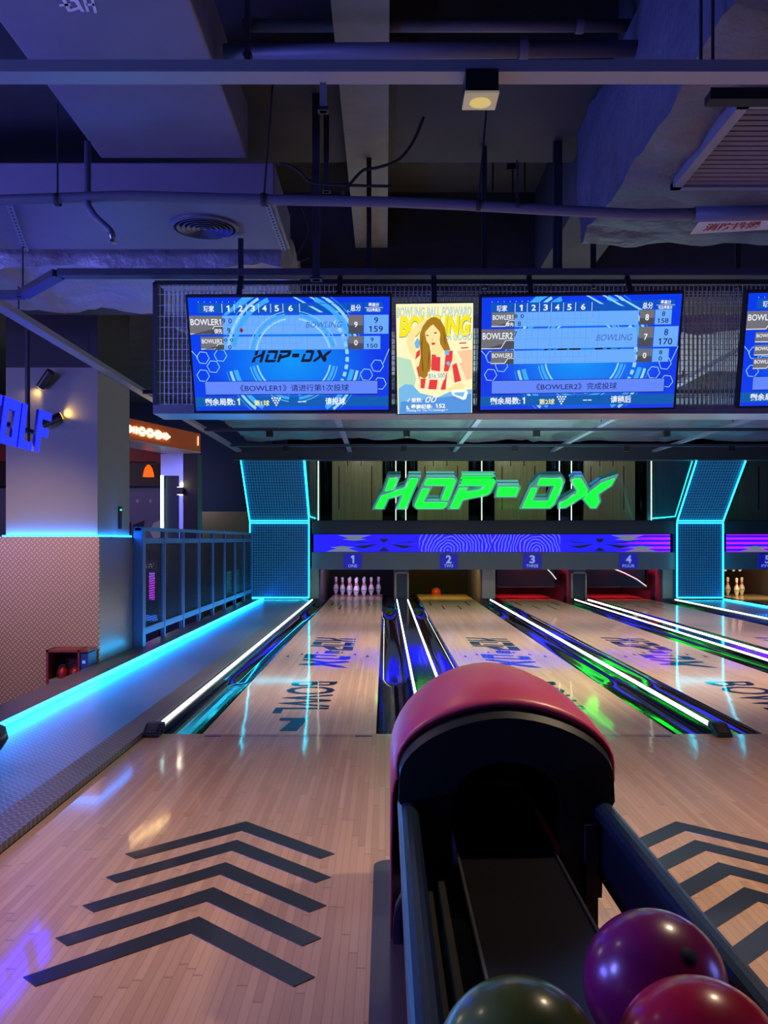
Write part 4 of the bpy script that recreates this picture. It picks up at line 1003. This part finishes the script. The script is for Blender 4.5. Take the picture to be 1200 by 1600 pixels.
        s.text(hi, cu_ - wv, v0 + h * .12, cu_ + wv, v0 + h * .44, 9, L3, .012)
        ww = wv * len(mx) * 1.15; s.text(mx, cu_ - ww, v0 + h * .58, cu_ + ww, v0 + h * .90, 9, L3, .012)
    if logo:
        for ps in LG.values():
            for p in ps:
                q = [(.30 + .41 * x, logo[0] + (logo[1] - logo[0]) * y) for x, y in p]
                if logo[2]: q = [(a, min(max(b, logo[2][0]), logo[2][1])) for a, b in q]
                try: mb.add([s.at(a, b, L1 + .0001) for a, b in q], tri([(a * 1.78, b) for a, b in q]), 5)
                except Exception: pass
    s.rect(.055, .73, .946, .858, 9, L2); s.rect(.057, .735, .942, .850, 8, L3)
    for txt, u0_, u1_ in msg: s.text(txt, u0_, .763, u1_, .825, 9, L4, .008)
    s.rect(0, .875, 1, .965, 14, L1)
    s.text('剩余局数:', .05, .885, .206, .952, 4, L2, .02); s.text('1', .217, .888, .230, .948, 4, L2, .02)
    s.text('第%s球' % ball_no, .303, .905, .383, .958, 10, L2, .015)
    for r_ in range(4):
        for i in range(4 - r_):
            u = .398 + (i + r_ * .5) * .0135; v = .888 + r_ * .021; s.poly([(u + .005 * math.cos(a * math.pi / 3), v + .009 * math.sin(a * math.pi / 3)) for a in range(6)], 4, L2)
    s.text('--', .53, .918, .574, .926, 4, L2, .01)
    s.text(wait, .672, .885, .778, .952, 4, L2, .02)
    mb.build('display', SCR, t)
screen((293, 465, 5.25), (609, 463.5, 5.25), (607, 640, 5.49), (306.5, 642, 5.49), 'scoreboard screen over lane 1 showing two bowlers and black HOP-DX',
       [(.154, .318, True, 'BOWLER1', True, [('9', .172, .2, .045), ('0', .204, .2, .045), ('9', .195, .285, .05), ('<>', .258, .282, 0)], '9', '9', '159'),
        (.337, .452, False, 'BOWLER2', False, [('0', .176, .365, .03), ('0', .206, .365, .03), ('0', .195, .428, .04)], '0', '9', '150')],
       [('《BOWLER1》', .235, .475), ('请进行第1次投球', .497, .795)], '1', '请投球', (.456, .565, None), 0)
screen((753, 465, 5.25), (1066, 459, 5.25), (1052, 636.5, 5.49), (750.5, 640.5, 5.49), 'scoreboard screen beside the poster showing three bowlers',
       [(.13, .258, False, 'BOWLER1', True, [('8', .172, .165, .035), ('0', .204, .165, .035), ('8', .19, .23, .04)], '8', '8', '158'),
        (.275, .452, True, 'BOWLER2', False, [('7', .172, .32, .045)], '7', '8', '170'),
        (.468, .585, False, 'BOWLER3', False, [], '0', '8', '0')],
       [('《BOWLER2》', .285, .52), ('完成投球', .545, .70)], '2', '请稍后', (.452, .56, (.452, .468)), 0)
screen((1170, 458, 5.25), (1483, 452, 5.25), (1462, 630, 5.49), (1155.5, 634.5, 5.49), 'scoreboard screen cut off at the picture edge over lanes 3 and 4',
       [(.154, .318, True, 'BOWLER1', False, [], '9', '9', '159'), (.337, .43, False, 'BOWLER2', False, [], '0', '9', '150'), (.45, .545, False, 'BOWLER3', False, [], '0', '9', '150'), (.565, .665, False, 'BOWLER4', False, [], '0', '9', '150')],
       [('《BOWLER1》', .235, .475)], '1', '请投球', None, 0)
# poster lightbox
c = [P(618.5, 475, 5.27), P(739.5, 473.5, 5.27), P(737.5, 645, 5.45), P(621.5, 647, 5.45)]
pb = thing('poster_lightbox', (c[0].lerp(c[1], .5).x, 5.36, c[2].z), 'bright backlit BOWLING poster of a long haired person in striped shirt', 'lightbox')
mb = MB(); s = Sheet(*c, mb); s.n = s.n if s.n.y < 0 else -s.n
cs = MB(); cs.prism([s.at(-.012, -.009, -.002), s.at(-.012, 1.009, -.002), s.at(1.012, 1.009, -.002), s.at(1.012, -.009, -.002)], -s.n * .05); cs.build('casing', M_matblack, pb)
PM = [emi('pst_cream', (255, 250, 196)), emi('pst_yellow', (255, 236, 0)), emi('pst_hair', (168, 122, 12)), emi('pst_skin', (255, 232, 160)), emi('pst_red', (236, 62, 62)), emi('pst_shirt', (255, 240, 190)),
      emi('pst_blue', (120, 186, 236)), emi('pst_mint', (190, 226, 196)), emi('pst_outline', (120, 150, 130)), emi('pst_white', (255, 255, 240)), emi('pst_lips', (214, 70, 60)), emi('pst_pink', (255, 206, 160)),
      emi('pst_hairdark', (120, 84, 10)), emi('pst_deepblue', (84, 150, 226)), emi('pst_pale', (222, 240, 232))]
def uv(p): return ((p[0] - 75) / 1010, (p[1] - 90) / 1425)
s.rect(0, 0, 1, 1, 0, 0)
def pp(pts, k, L):
    q = [uv(p) for p in pts]; q = [(min(max(a, 0), 1), min(max(b, 0), 1)) for a, b in q]
    mb.add([s.at(a, b, L) for a, b in q], tri([(a, b * 1.4) for a, b in q]), k)
def ptxt(txt, x0, y0, x1, y1, k, L, bold=.0, shear=.15):
    a, b = uv((x0, y0)), uv((x1, y1)); s.text(txt, a[0], a[1], b[0], b[1], k, L, bold, shear)
l = [.0006 * i for i in range(12)]
pp([(80, 760), (260, 800), (330, 1050), (300, 1180), (90, 1180)], 7, l[1]); pp([(880, 700), (1080, 680), (1080, 900), (960, 860)], 11, l[1]); pp([(900, 860), (1080, 820), (1080, 1060), (1000, 1080)], 11, l[1])
pp([(90, 1180), (180, 1120), (280, 1130), (380, 1240), (620, 1300), (780, 1230), (1080, 1200), (1075, 1520), (90, 1530)], 6, l[2])
pp([(120, 1350), (700, 1300), (1075, 1260), (1075, 1520), (95, 1530)], 13, l[3] - .0003)
ptxt('BOWLING BALL FORWARD', 84, 128, 1062, 262, 8, l[2], .03); ptxt('BOWLING BALL FORWARD', 90, 130, 1056, 256, 14, l[3], .0)
ptxt('BOWLING', 112, 245, 1062, 520, 8, l[3], .06); ptxt('BOWLING', 116, 240, 1052, 508, 1, l[4], .05)
ptxt('WITH A GOOD', 520, 462, 1072, 560, 8, l[3], .03); ptxt('WITH A GOOD', 526, 464, 1066, 554, 14, l[4], .0)
pp([(905, 590), (1000, 585), (1000, 602), (905, 607)], 4, l[4]); pp([(928, 652), (1026, 648), (1026, 664), (928, 668)], 4, l[4])
# raised arm, body, head
pp([(205, 560), (225, 470), (330, 380), (440, 290), (510, 262), (545, 300), (430, 400), (330, 480), (300, 600), (345, 720), (300, 790), (240, 690)], 3, l[5])
pp([(310, 590), (350, 520), (385, 560), (375, 650), (330, 660)], 6, l[5])
pp([(305, 790), (360, 680), (520, 690), (600, 720), (800, 690), (870, 760), (990, 1040), (985, 1090), (840, 1110), (760, 1010), (735, 1200), (385, 1180), (330, 900)], 5, l[6])
for q in ([(340, 700), (382, 670), (384, 745), (318, 800)], [(540, 735), (590, 740), (600, 770), (655, 770), (650, 960), (530, 940)], [(388, 1050), (460, 1050), (440, 1180), (388, 1175)], [(510, 1065), (620, 1070), (600, 1195), (490, 1190)],
          [(700, 1070), (745, 960), (725, 1200), (655, 1200)], [(745, 700), (820, 690), (815, 800), (760, 960), (700, 960), (722, 760)], [(812, 880), (870, 850), (935, 1085), (845, 1110)], [(335, 900), (375, 880), (375, 1080)]): pp(q, 4, l[7])
pp([(740, 1200), (830, 1140), (930, 1110), (990, 1160), (960, 1190), (840, 1200), (760, 1220)], 3, l[7])
pp([(540, 590), (650, 600), (705, 700), (620, 760), (540, 710)], 3, l[7])
hair = [(545, 262), (480, 300), (420, 380), (385, 470), (380, 600), (392, 760), (365, 900), (375, 1020), (440, 1050), (500, 1000), (530, 880), (525, 700), (500, 560), (470, 430), (560, 350), (640, 480), (650, 600), (705, 690), (790, 690), (745, 560), (715, 400), (660, 300), (600, 262)]
pp(hair, 2, l[8])
pp([(452, 460), (480, 400), (560, 352), (640, 400), (655, 480), (640, 580), (570, 650), (530, 640), (470, 560)], 3, l[9] - .0003)
pp([(440, 470), (470, 380), (545, 300), (520, 380), (470, 430)], 2, l[9]); pp([(545, 300), (640, 340), (670, 520), (640, 440), (560, 352)], 2, l[9])
for q in ([(400, 600), (420, 480), (412, 700), (430, 960), (410, 940)], [(480, 960), (500, 700), (490, 600), (515, 760)], [(690, 420), (715, 520), (730, 640), (705, 560)]): pp(q, 12, l[9])
pp([(462, 492), (482, 480), (505, 494), (482, 502)], 12, l[10]); pp([(565, 462), (590, 448), (615, 460), (590, 472)], 12, l[10]); pp([(530, 596), (558, 582), (592, 590), (578, 612), (548, 616)], 10, l[10])
pp([(540, 545), (562, 548), (550, 556)], 12, l[10]); pp([(710, 690), (765, 680), (770, 745), (715, 750)], 6, l[9]); pp([(722, 850), (760, 830), (790, 850), (770, 890)], 6, l[8])
pp([(490, 960), (725, 1010), (715, 1065), (480, 1030)], 9, l[8]); ptxt('B16 500', 500, 985, 712, 1045, 8, l[9], .01, 0)
pp([(800, 1230), (830, 1200), (1000, 1205), (1025, 1240), (1000, 1330), (960, 1340), (820, 1275)], 9, l[7]); pp([(840, 1240), (985, 1235), (960, 1300), (850, 1270)], 6, l[8])
ptxt('√ 差数:', 200, 1300, 410, 1362, 9, l[7], .02, 0); ptxt('00', 450, 1285, 605, 1368, 9, l[7], .0, .3)
ptxt('最高纪录:', 255, 1388, 545, 1450, 9, l[7], .03, 0); ptxt('152', 590, 1385, 720, 1442, 9, l[7], .03, 0); pp([(195, 1405), (215, 1405), (215, 1435), (235, 1435), (235, 1450), (195, 1450)], 9, l[7])
ptxt('Waiting For You To Challenge! >', 195, 1455, 755, 1490, 9, l[7], .01, 0)
mb.build('poster_print', PM, pb)
a = s.at(.5, -.009, -.025); MB().bar((a.x, a.y, a.z - .01), (a.x, 5.36, RZ), .03, .012).build('hanger_strap', M_rod, pb)
# wire mesh panel behind the screens
wx0, wx1 = P(243, 0, 5.62).x, 3.3; wz0, wz1 = P(0, 632, 5.62).z, P(0, 442, 5.62).z
wp = thing('wire_mesh_panel', ((wx0 + wx1) / 2, 5.7, wz0), 'grey wire mesh panel hanging behind the scoreboard screens', 'mesh panel')
M_mesh = mat('mesh_wire', (225, 225, 228), 0.4, 0.2)
for y in (5.62, 5.80):
    mb = MB(); x = wx0
    while x < wx1: mb.box((x - .0028, y - .002, wz0), (x + .0028, y + .002, wz1)); x += .0275
    z = wz0
    while z < wz1: mb.box((wx0, y - .004, z - .0018), (wx1, y, z + .0018)); z += .068
    mb.build('wire_grid', M_mesh, wp)
fr = MB(); fr.box((wx0 - .012, 5.6, wz0 - .01), (wx0 + .012, 5.82, wz1)); fr.box((wx0, 5.60, wz1 - .012), (wx1, 5.64, wz1 + .01)); fr.build('frame', M_rail_dk, wp)
tr = MB(); tr.box((wx0, 5.56, wz0 - .065), (wx1, 5.84, wz0 - .012)); tr.build('bottom_tray', mat('tray_metal', (150, 156, 168), 0.3, 0.7), wp)
for x in (-.9, -.1, .62, 1.3, 2.2):
    bx('hanger', (x - .015, 5.66, wz1 - .02), (x + .015, 5.69, 3.05 if x < -.5 else 3.64), M_rod, wp)
bkb = MB(); bkb.box((wx0 + .05, 6.3, 2.15), (wx1, 6.34, 2.62)); 

# ================================================================== ceiling rails
RZ = 2.72
def rail_bar(name, pts, label, w_=.085, h=.04, m_=None, z=RZ, lamps=()):
    t = thing(name, (pts[0][0], pts[0][1], z), label, 'ceiling rail')
    mb = MB()
    for a, b in zip(pts[:-1], pts[1:]): mb.bar((a[0], a[1], z + h / 2), (b[0], b[1], z + h / 2), w_, h)
    mb.build('rail_profile', m_ or M_rail, t)
    return t
def hangers(t, pts, z0, z1=3.05, r=.006):
    for x, y in pts: MB().tube([(x, y, z0), (x, y, z1)], r, 6).build('hanger_rod', M_rod, t)
ra = rail_bar('ceiling_rail', [(-3.4, 3.05), (3.4, 3.05)], 'pale ceiling rail carrying the downlight, crossing above the approach')
hangers(ra, [(-.46, 3.05), (1.06, 3.05), (1.10, 3.05)], RZ + .04, 3.98)
rbb = rail_bar('ceiling_rail', [(3.6, 5.36), (-1.92, 5.36), (-2.32, 5.82), (-3.4, 5.82)], 'bent ceiling rail directly above the scoreboard screens', m_=M_rail_dk)
hangers(rbb, [(-2.32, 5.82), (-.4, 5.36), (1.02, 5.36)], RZ + .04)
rl = rail_bar('ceiling_rail', [(-2.58, 5.8), (-2.58, 17.3)], 'long lit ceiling rail running above the fence to the lane end', .09, .045)
hangers(rl, [(-2.58, 6.4), (-2.58, 7.9), (-2.58, 10.5)], RZ + .04, 2.955)
for x, lab in ((-.62, 'rail in line with the ONE plate'), (1.22, 'rail in line with the TWO plate'), (2.95, 'rail in line with the THREE plate'), (4.75, 'rail in line with the FOUR plate')):
    r_ = rail_bar('ceiling_rail', [(x, 6.4), (x, 16.1)], 'lengthwise ceiling ' + lab + ', beyond the screens', .07, .04)
    hangers(r_, [(x, 9.0), (x, 12.4)], RZ + .04, 2.85)
for y, lab in ((9.4, 'just beyond the mesh panel'), (12.6, 'halfway to the mirror'), (14.7, 'nearest the mirror')):
    rail_bar('ceiling_rail', [(-2.5, y), (8, y)], 'crosswise dark ceiling rail above the lanes ' + lab, .06, .04, M_rail_dk, RZ - .041)
k = 0
for y, nm in ((9.4, 'near'), (12.6, 'middle'), (14.7, 'far')):
    for x in (-1.6, .3, 2.1, 3.9, 5.6):
        t = thing('track_spotlight', (x, y, RZ - .11), 'small black spotlight over the %s, crosswise rail %s' % ({-1.6: 'walkway divider', .3: 'hood side divider', 2.1: 'slim divider', 3.9: 'THREE to FOUR divider', 5.6: 'cyan right column'}[x], {'near': 'beyond the mesh panel', 'middle': 'halfway back', 'far': 'by the mirror'}[nm]), 'spotlight', 'small spotlights on the ceiling grid')
        bx('lamp_body', (x - .045, y - .04, RZ - .12), (x + .045, y + .04, RZ - .042), M_matblack, t)
        bx('lens', (x - .025, y - .02, RZ - .124), (x + .025, y + .02, RZ - .12), mat('spot_glass', (70, 74, 80), .1), t)
# surface downlight
dl = thing('ceiling_downlight', (.318, 3.02, RZ - .07), 'square black downlight with pale face on the front ceiling rail', 'downlight')
bx('housing', (.265, 2.985, RZ - .075), (.373, 3.10, RZ - .001), M_black, dl)
bx('face_plate', (.263, 2.983, RZ - .083), (.375, 3.102, RZ - .075), mat('downlight_face', (170, 160, 132), .5, emit=(150, 138, 105), es=.55), dl)
MB().lathe([(.036, 0), (.033, .004), (0, .004)], (.319, 3.043, RZ - .0885), 20).build('lens', emi('downlight_lens', (205, 180, 110), 1.0), dl)
# ================================================================== ducts, pipes
d1 = thing('air_duct', (-1.18, 3.3, 3.30), 'wide smooth blue lit air duct running lengthwise overhead', 'air duct')
MB().box((-1.587, 1.2, 3.30), (-.767, 5.08, 3.61)).build('duct_body', M_duct, d1, bevel=.012)
mk = MB()
def dq(px, py): 
    D = (3.299 - CH) * F / (VY - py); return ((px - VX) / F * D, D, 3.298)
for q in ([(94, -6), (100, -6), (112, 18), (106, 18)], [(92, 6), (110, 5), (111, 9), (93, 10)], [(108, -4), (120, -4), (132, 18), (127, 18), (116, 2), (110, 2)], [(110, 14), (122, 10), (124, 14), (112, 18)],
          [(128, -6), (133, -6), (140, 18), (135, 18)], [(141, -6), (145, -6), (152, 20), (147, 20)], [(134, 5), (147, 5), (148, 9), (136, 9)]): mk.poly([dq(*p) for p in q])
mk.build('painted_mark', mat('mark_white', (215, 215, 235), .6, emit=None), d1)
d2 = thing('air_duct', (-2.3, 5.5, 3.07), 'crosswise flat air duct with a round ceiling diffuser', 'air duct')
MB().box((-4.6, 5.1, 3.07), (-.62, 5.95, 3.29)).build('duct_body', M_duct, d2, bevel=.01)
dc = Vector((-1.09, 5.5, 3.07)); rg = MB()
rg.lathe([(.205, .0), (.205, -.012), (.185, -.02), (.18, -.004)], dc, 32)
for r_ in (.155, .125, .095, .065, .035): rg.lathe([(r_, -.004), (r_ + .014, -.020), (r_ + .010, -.022), (r_ - .006, -.006)], dc, 32)
rg.lathe([(.018, -.004), (.016, -.02), (0, -.02)], dc, 16)
rg.build('round_diffuser', mat('diffuser_grey', (96, 98, 122), .4, .3), d2, smooth=False)
MB().lathe([(.18, -.001), (0, -.001)], dc, 32).build('diffuser_throat', M_matblack, d2)
for a, b in (((-.665, 5.12), (-.66, 5.93)), ((-2.1, 5.05), (-2.35, 5.95))):
    ag = MB(); ag.bar((a[0], a[1], 3.062), (b[0], b[1], 3.062), .035, .004); ao = ag.build('perforated_angle', M_rail, d2)
    hl = MB()
    for i in range(16):
        f_ = (i + .5) / 16; x = a[0] + (b[0] - a[0]) * f_; y = a[1] + (b[1] - a[1]) * f_; hl.poly([(x - .006, y - .012, 3.0595), (x + .006, y - .012, 3.0595), (x + .006, y + .012, 3.0595), (x - .006, y + .012, 3.0595)])
    hl.build('slots', M_matblack, ao)
def crumple_box(name, a, b, m_, parent=None, amp=.03, nx=40, ny=20, nz=8, scale=3.0, seed=0):
    mb = MB()
    def disp(p):
        q = Vector(p) * scale + Vector((seed * 7.1, seed * 3.3, 0))
        return Vector(p) + Vector((noise.noise(q), noise.noise(q + Vector((11, 0, 0))), noise.noise(q + Vector((0, 17, 0))))) * amp + Vector((0, 0, abs(noise.noise(q * 2.7)) * amp * .8))
    def face(o_, u, v, nu, nv):
        o_, u, v = Vector(o_), Vector(u), Vector(v)
        vs = [disp(o_ + u * (i / nu) + v * (j / nv)) for j in range(nv + 1) for i in range(nu + 1)]
        mb.add(vs, [(j * (nu + 1) + i, j * (nu + 1) + i + 1, (j + 1) * (nu + 1) + i + 1, (j + 1) * (nu + 1) + i) for j in range(nv) for i in range(nu)])
    x0, y0, z0 = a; x1, y1, z1 = b; X, Y, Z = (x1 - x0, 0, 0), (0, y1 - y0, 0), (0, 0, z1 - z0)
    face((x0, y0, z0), X, Z, nx, nz); face((x0, y1, z0), Z, X, nz, nx); face((x0, y0, z0), Y, X, ny, nx); face((x0, y0, z1), X, Y, nx, ny); face((x0, y0, z0), Z, Y, nz, ny); face((x1, y0, z0), Y, Z, ny, nz)
    return mb.build(name, m_, parent, smooth=True)
tag(crumple_box('insulated_duct', (-4.8, 6.12, 3.0), (-.68, 7.31, 3.34), M_foil, None, .05, 60, 26, 8, 2.6, 1), 'crumpled foil wrapped duct behind the bent rail', 'air duct')
tag(crumple_box('insulated_duct', (-1.9, 8.3, 3.1), (7.5, 10.6, 3.45), M_foil, None, .09, 80, 30, 6, 1.8, 2), 'crumpled foil wrapped duct above the lanes beyond the screens', 'air duct')
tag(crumple_box('insulated_duct', (-2.4, 11.2, 2.90), (8.0, 15.9, 3.3), mat('foil_wrap_grey', (112, 118, 124), 0.45, 0.15, bump=(5, 0.6, 0.06)), None, .07, 90, 40, 6, 1.8, 3), 'grey foil wrapped duct over the lane ends near the mirror', 'air duct')
# air conditioning duct on the right
ac = thing('air_conditioning_duct', (1.9, 3.3, 2.9), 'big purple insulated duct with slatted grille, top right', 'air duct')
crumple_box('duct_wrap', (1.15, .9, 2.93), (3.6, 5.45, 3.6), M_foil_dk, ac, .035, 36, 60, 12, 3.2, 4)
gx0, gx1, gy0, gy1, gz = 1.40, 2.6, 3.58, 4.46, 2.885
gf = MB(); gf.box((gx0, gy0, gz), (gx1, gy0 + .04, gz + .06)); gf.box((gx0, gy1 - .04, gz), (gx1, gy1, gz + .06)); gf.box((gx0, gy0, gz), (gx0 + .045, gy1, gz + .06)); gf.box((gx1 - .045, gy0, gz), (gx1, gy1, gz + .06))
go = gf.build('grille_frame', mat('grille_grey', (120, 122, 140), .45, .3), ac)
sl = MB(); n = 17
for i in range(n):
    y = gy0 + .05 + (gy1 - gy0 - .1) * i / (n - 1); sl.bar((gx0 + .04, y, gz + .018), (gx1 - .04, y, gz + .018), .020, .004, up=(0, .5, 1))
sl.build('slats', mat('slat_grey', (110, 112, 132), .45, .3), go)
bx('grille_throat', (gx0 + .04, gy0 + .03, gz + .04), (gx1 - .04, gy1 - .03, gz + .044), M_matblack, ac)
tp = MB(); zt = 2.868
def tq(px, py): 
    D = (zt - CH) * F / (VY - py); return Vector(((px - VX) / F * D, D, zt))
tc = [tq(1092, 347), tq(1215, 341), tq(1215, 358), tq(1078, 366)]
tp.poly([tc[0], tc[3], tc[2], tc[1]], 0); ts = Sheet(tc[0], tc[1], tc[2], tc[3], tp); ts.n = Vector((0, 0, -1))
ts.text('消防排烟', .12, .17, .80, .80, 1, .001, .03, .12)
tp.build('warning_tape', [mat('tape_white', (205, 205, 205), .5), mat('tape_red', (150, 24, 40), .5)], ac, label='white tape with red characters')
# sprinkler pipe
sp = thing('sprinkler_pipe', (0, 4.5, 2.8), 'long grey sprinkler pipe crossing below the ducts with one branch', 'pipe')
pts = [P(-150, 312, 4.5), P(0, 313, 4.5), P(200, 306, 4.5), P(420, 312, 4.5), P(620, 316, 4.5), P(720, 320, 4.5), P(840, 327, 4.5), P(1000, 335, 4.5), P(1300, 331, 4.5)]
MB().tube(pts, [.026] * 8 + [.034], 12).build('main_pipe', M_pipe, sp, smooth=True)
MB().tube([P(1085, 335, 4.5), P(1320, 330, 4.5)], .037, 12).build('pipe_sleeve', M_pipe, sp, smooth=True)
MB().tube([P(137, 222, 4.55), P(137, 312, 4.52), P(138, 322, 4.48), P(148, 338, 4.45), P(172, 360, 4.42), P(175, 368, 4.42)], .017, 10).build('branch_pipe', M_pipe, sp, smooth=True)
q = P(175, 368, 4.42); MB().lathe([(.012, .02), (.018, .0), (.010, -.015), (.010, -.03), (.022, -.034), (.022, -.038), (0, -.038)], q, 12).build('sprinkler_head', M_steel, sp, smooth=True)
for px, y0 in ((90, 160), (412, 130), (747, 160), (808, 250)):
    a = P(px, 312 + (8 if px > 700 else 0), 4.5); MB().tube([a, P(px + (14 if px in (412, 747) else 0), y0, 4.5)], .005, 6).build('hanger_rod', M_rod, sp)
    MB().lathe([(.032, -.012), (.034, 0), (.032, .012)], a, 12, axis=(1, 0, 0)).build('pipe_clamp', M_rod, sp)
for i, (pp_, lab, r_) in enumerate((([P(380, 40, 4.4), P(1110, 40, 4.4)], 'upper dark ceiling pipe near the top of the picture', .03), ([P(350, 82, 4.1), P(1000, 76, 4.1)], 'thick dark ceiling pipe just above the front rail', .036))):
    t = thing('ceiling_pipe', pp_[0], lab, 'pipe'); MB().tube(pp_, r_, 12).build('pipe_run', M_pipe, t, smooth=True)
    MB().lathe([(r_ + .006, -.02), (r_ + .008, 0), (r_ + .006, .02)], pp_[0].lerp(pp_[1], .72), 14, axis=(1, 0, 0)).build('pipe_coupling', M_pipe, t, smooth=True)
# hanger posts
for (px, y0, y1, D, wd, lab) in ((494, -40, 438, 5.0, .04, 'dark steel hanger post rising above the first screen'), (505, 131, 175, 3.05, .022, 'short pale bracket under the front ceiling rail'), (871, 130, 430, 5.6, .05, 'dark hanger post above the second screen'), (387, -10, 90, 3.05, .018, 'thin rod rising from the front ceiling rail left of the post'), (510, 176, 300, 5.2, .03, 'dark strut beside the hanger post')):
    a, b = P(px, y0, D), P(px, y1, D)
    t = thing('hanger_post', b, lab, 'hanger'); bx('post_profile', (b.x - wd / 2, D - wd / 2, b.z), (b.x + wd / 2, D + wd / 2, a.z), M_rod if px != 505 else M_rail, t)
    bx('foot_plate', (b.x - wd * .8, D - wd * .8, b.z), (b.x + wd * .8, D + wd * .8, b.z + .012), M_rod, t)
# thin rods with fittings in the ceiling bay
for px, y0, y1, D, lab in ((770, 195, 300, 6.3, 'thin hanging rod in the pale ceiling bay, first from the post'), (801, 190, 320, 6.4, 'thin hanging rod with a cross fitting in the pale ceiling bay'), (820, 205, 300, 6.6, 'thin hanging rod with a small black box in the pale ceiling bay'), (928, 160, 325, 6.0, 'thin hanging rod right of the dark hanger post')):
    a, b = P(px, y0, D), P(px, y1, D); t = thing('hanging_rod', b, lab, 'rod')
    MB().tube([a, b], .006, 6).build('rod', M_rod, t)
    f_ = a.lerp(b, .1 if px != 801 else .55); bx('fitting', (f_.x - .04, f_.y - .02, f_.z - .02), (f_.x + .04, f_.y + .02, f_.z + .02), M_matblack, t)
def cable(pp_, lab, r_=.008):
    mb = MB(); q = [Vector(p) for p in pp_]; out = []
    for i in range(len(q) - 1):
        p0, p1, p2, p3 = q[max(i - 1, 0)], q[i], q[i + 1], q[min(i + 2, len(q) - 1)]
        for k_ in range(6):
            t_ = k_ / 6; out.append(0.5 * ((2 * p1) + (p2 - p0) * t_ + (2 * p0 - 5 * p1 + 4 * p2 - p3) * t_ ** 2 + (3 * p1 - p0 - 3 * p2 + p3) * t_ ** 3))
    out.append(q[-1]); tag(mb.tube(out, r_, 7).build('ceiling_cable', M_matblack, smooth=True), lab, 'cable')
cable([P(662, 183, 4.7), P(645, 222, 4.7), P(622, 250, 4.7), P(590, 262, 4.7), P(565, 268, 4.7), P(535, 303, 4.7)], 'thick black cable drooping across the pale ceiling beam')
cable([P(436, 256, 4.9), P(452, 258, 4.9), P(470, 270, 4.9), P(490, 286, 4.9), P(560, 290, 4.9), P(612, 291, 4.9)], 'black cable running along the ceiling from the blue lit duct')
cable([P(470, 320, 4.8), P(480, 345, 4.8), P(482, 365, 4.8), P(465, 400, 4.8), P(470, 408, 4.8), P(484, 402, 4.8)], 'pale looped cable end beside the hanger post', .004)
bt = thing('cable_tray', P(1115, 148, 3.3), 'short black cable tray below the front rail at the grille', 'cable tray')
a = P(1110, 141, 3.2); bx('tray', (a.x, 3.2, a.z - .03), (2.6, 3.26, a.z), M_matblack, bt); bx('tray_lip', (a.x, 3.195, a.z), (2.6, 3.2, a.z + .008), M_rod, bt)
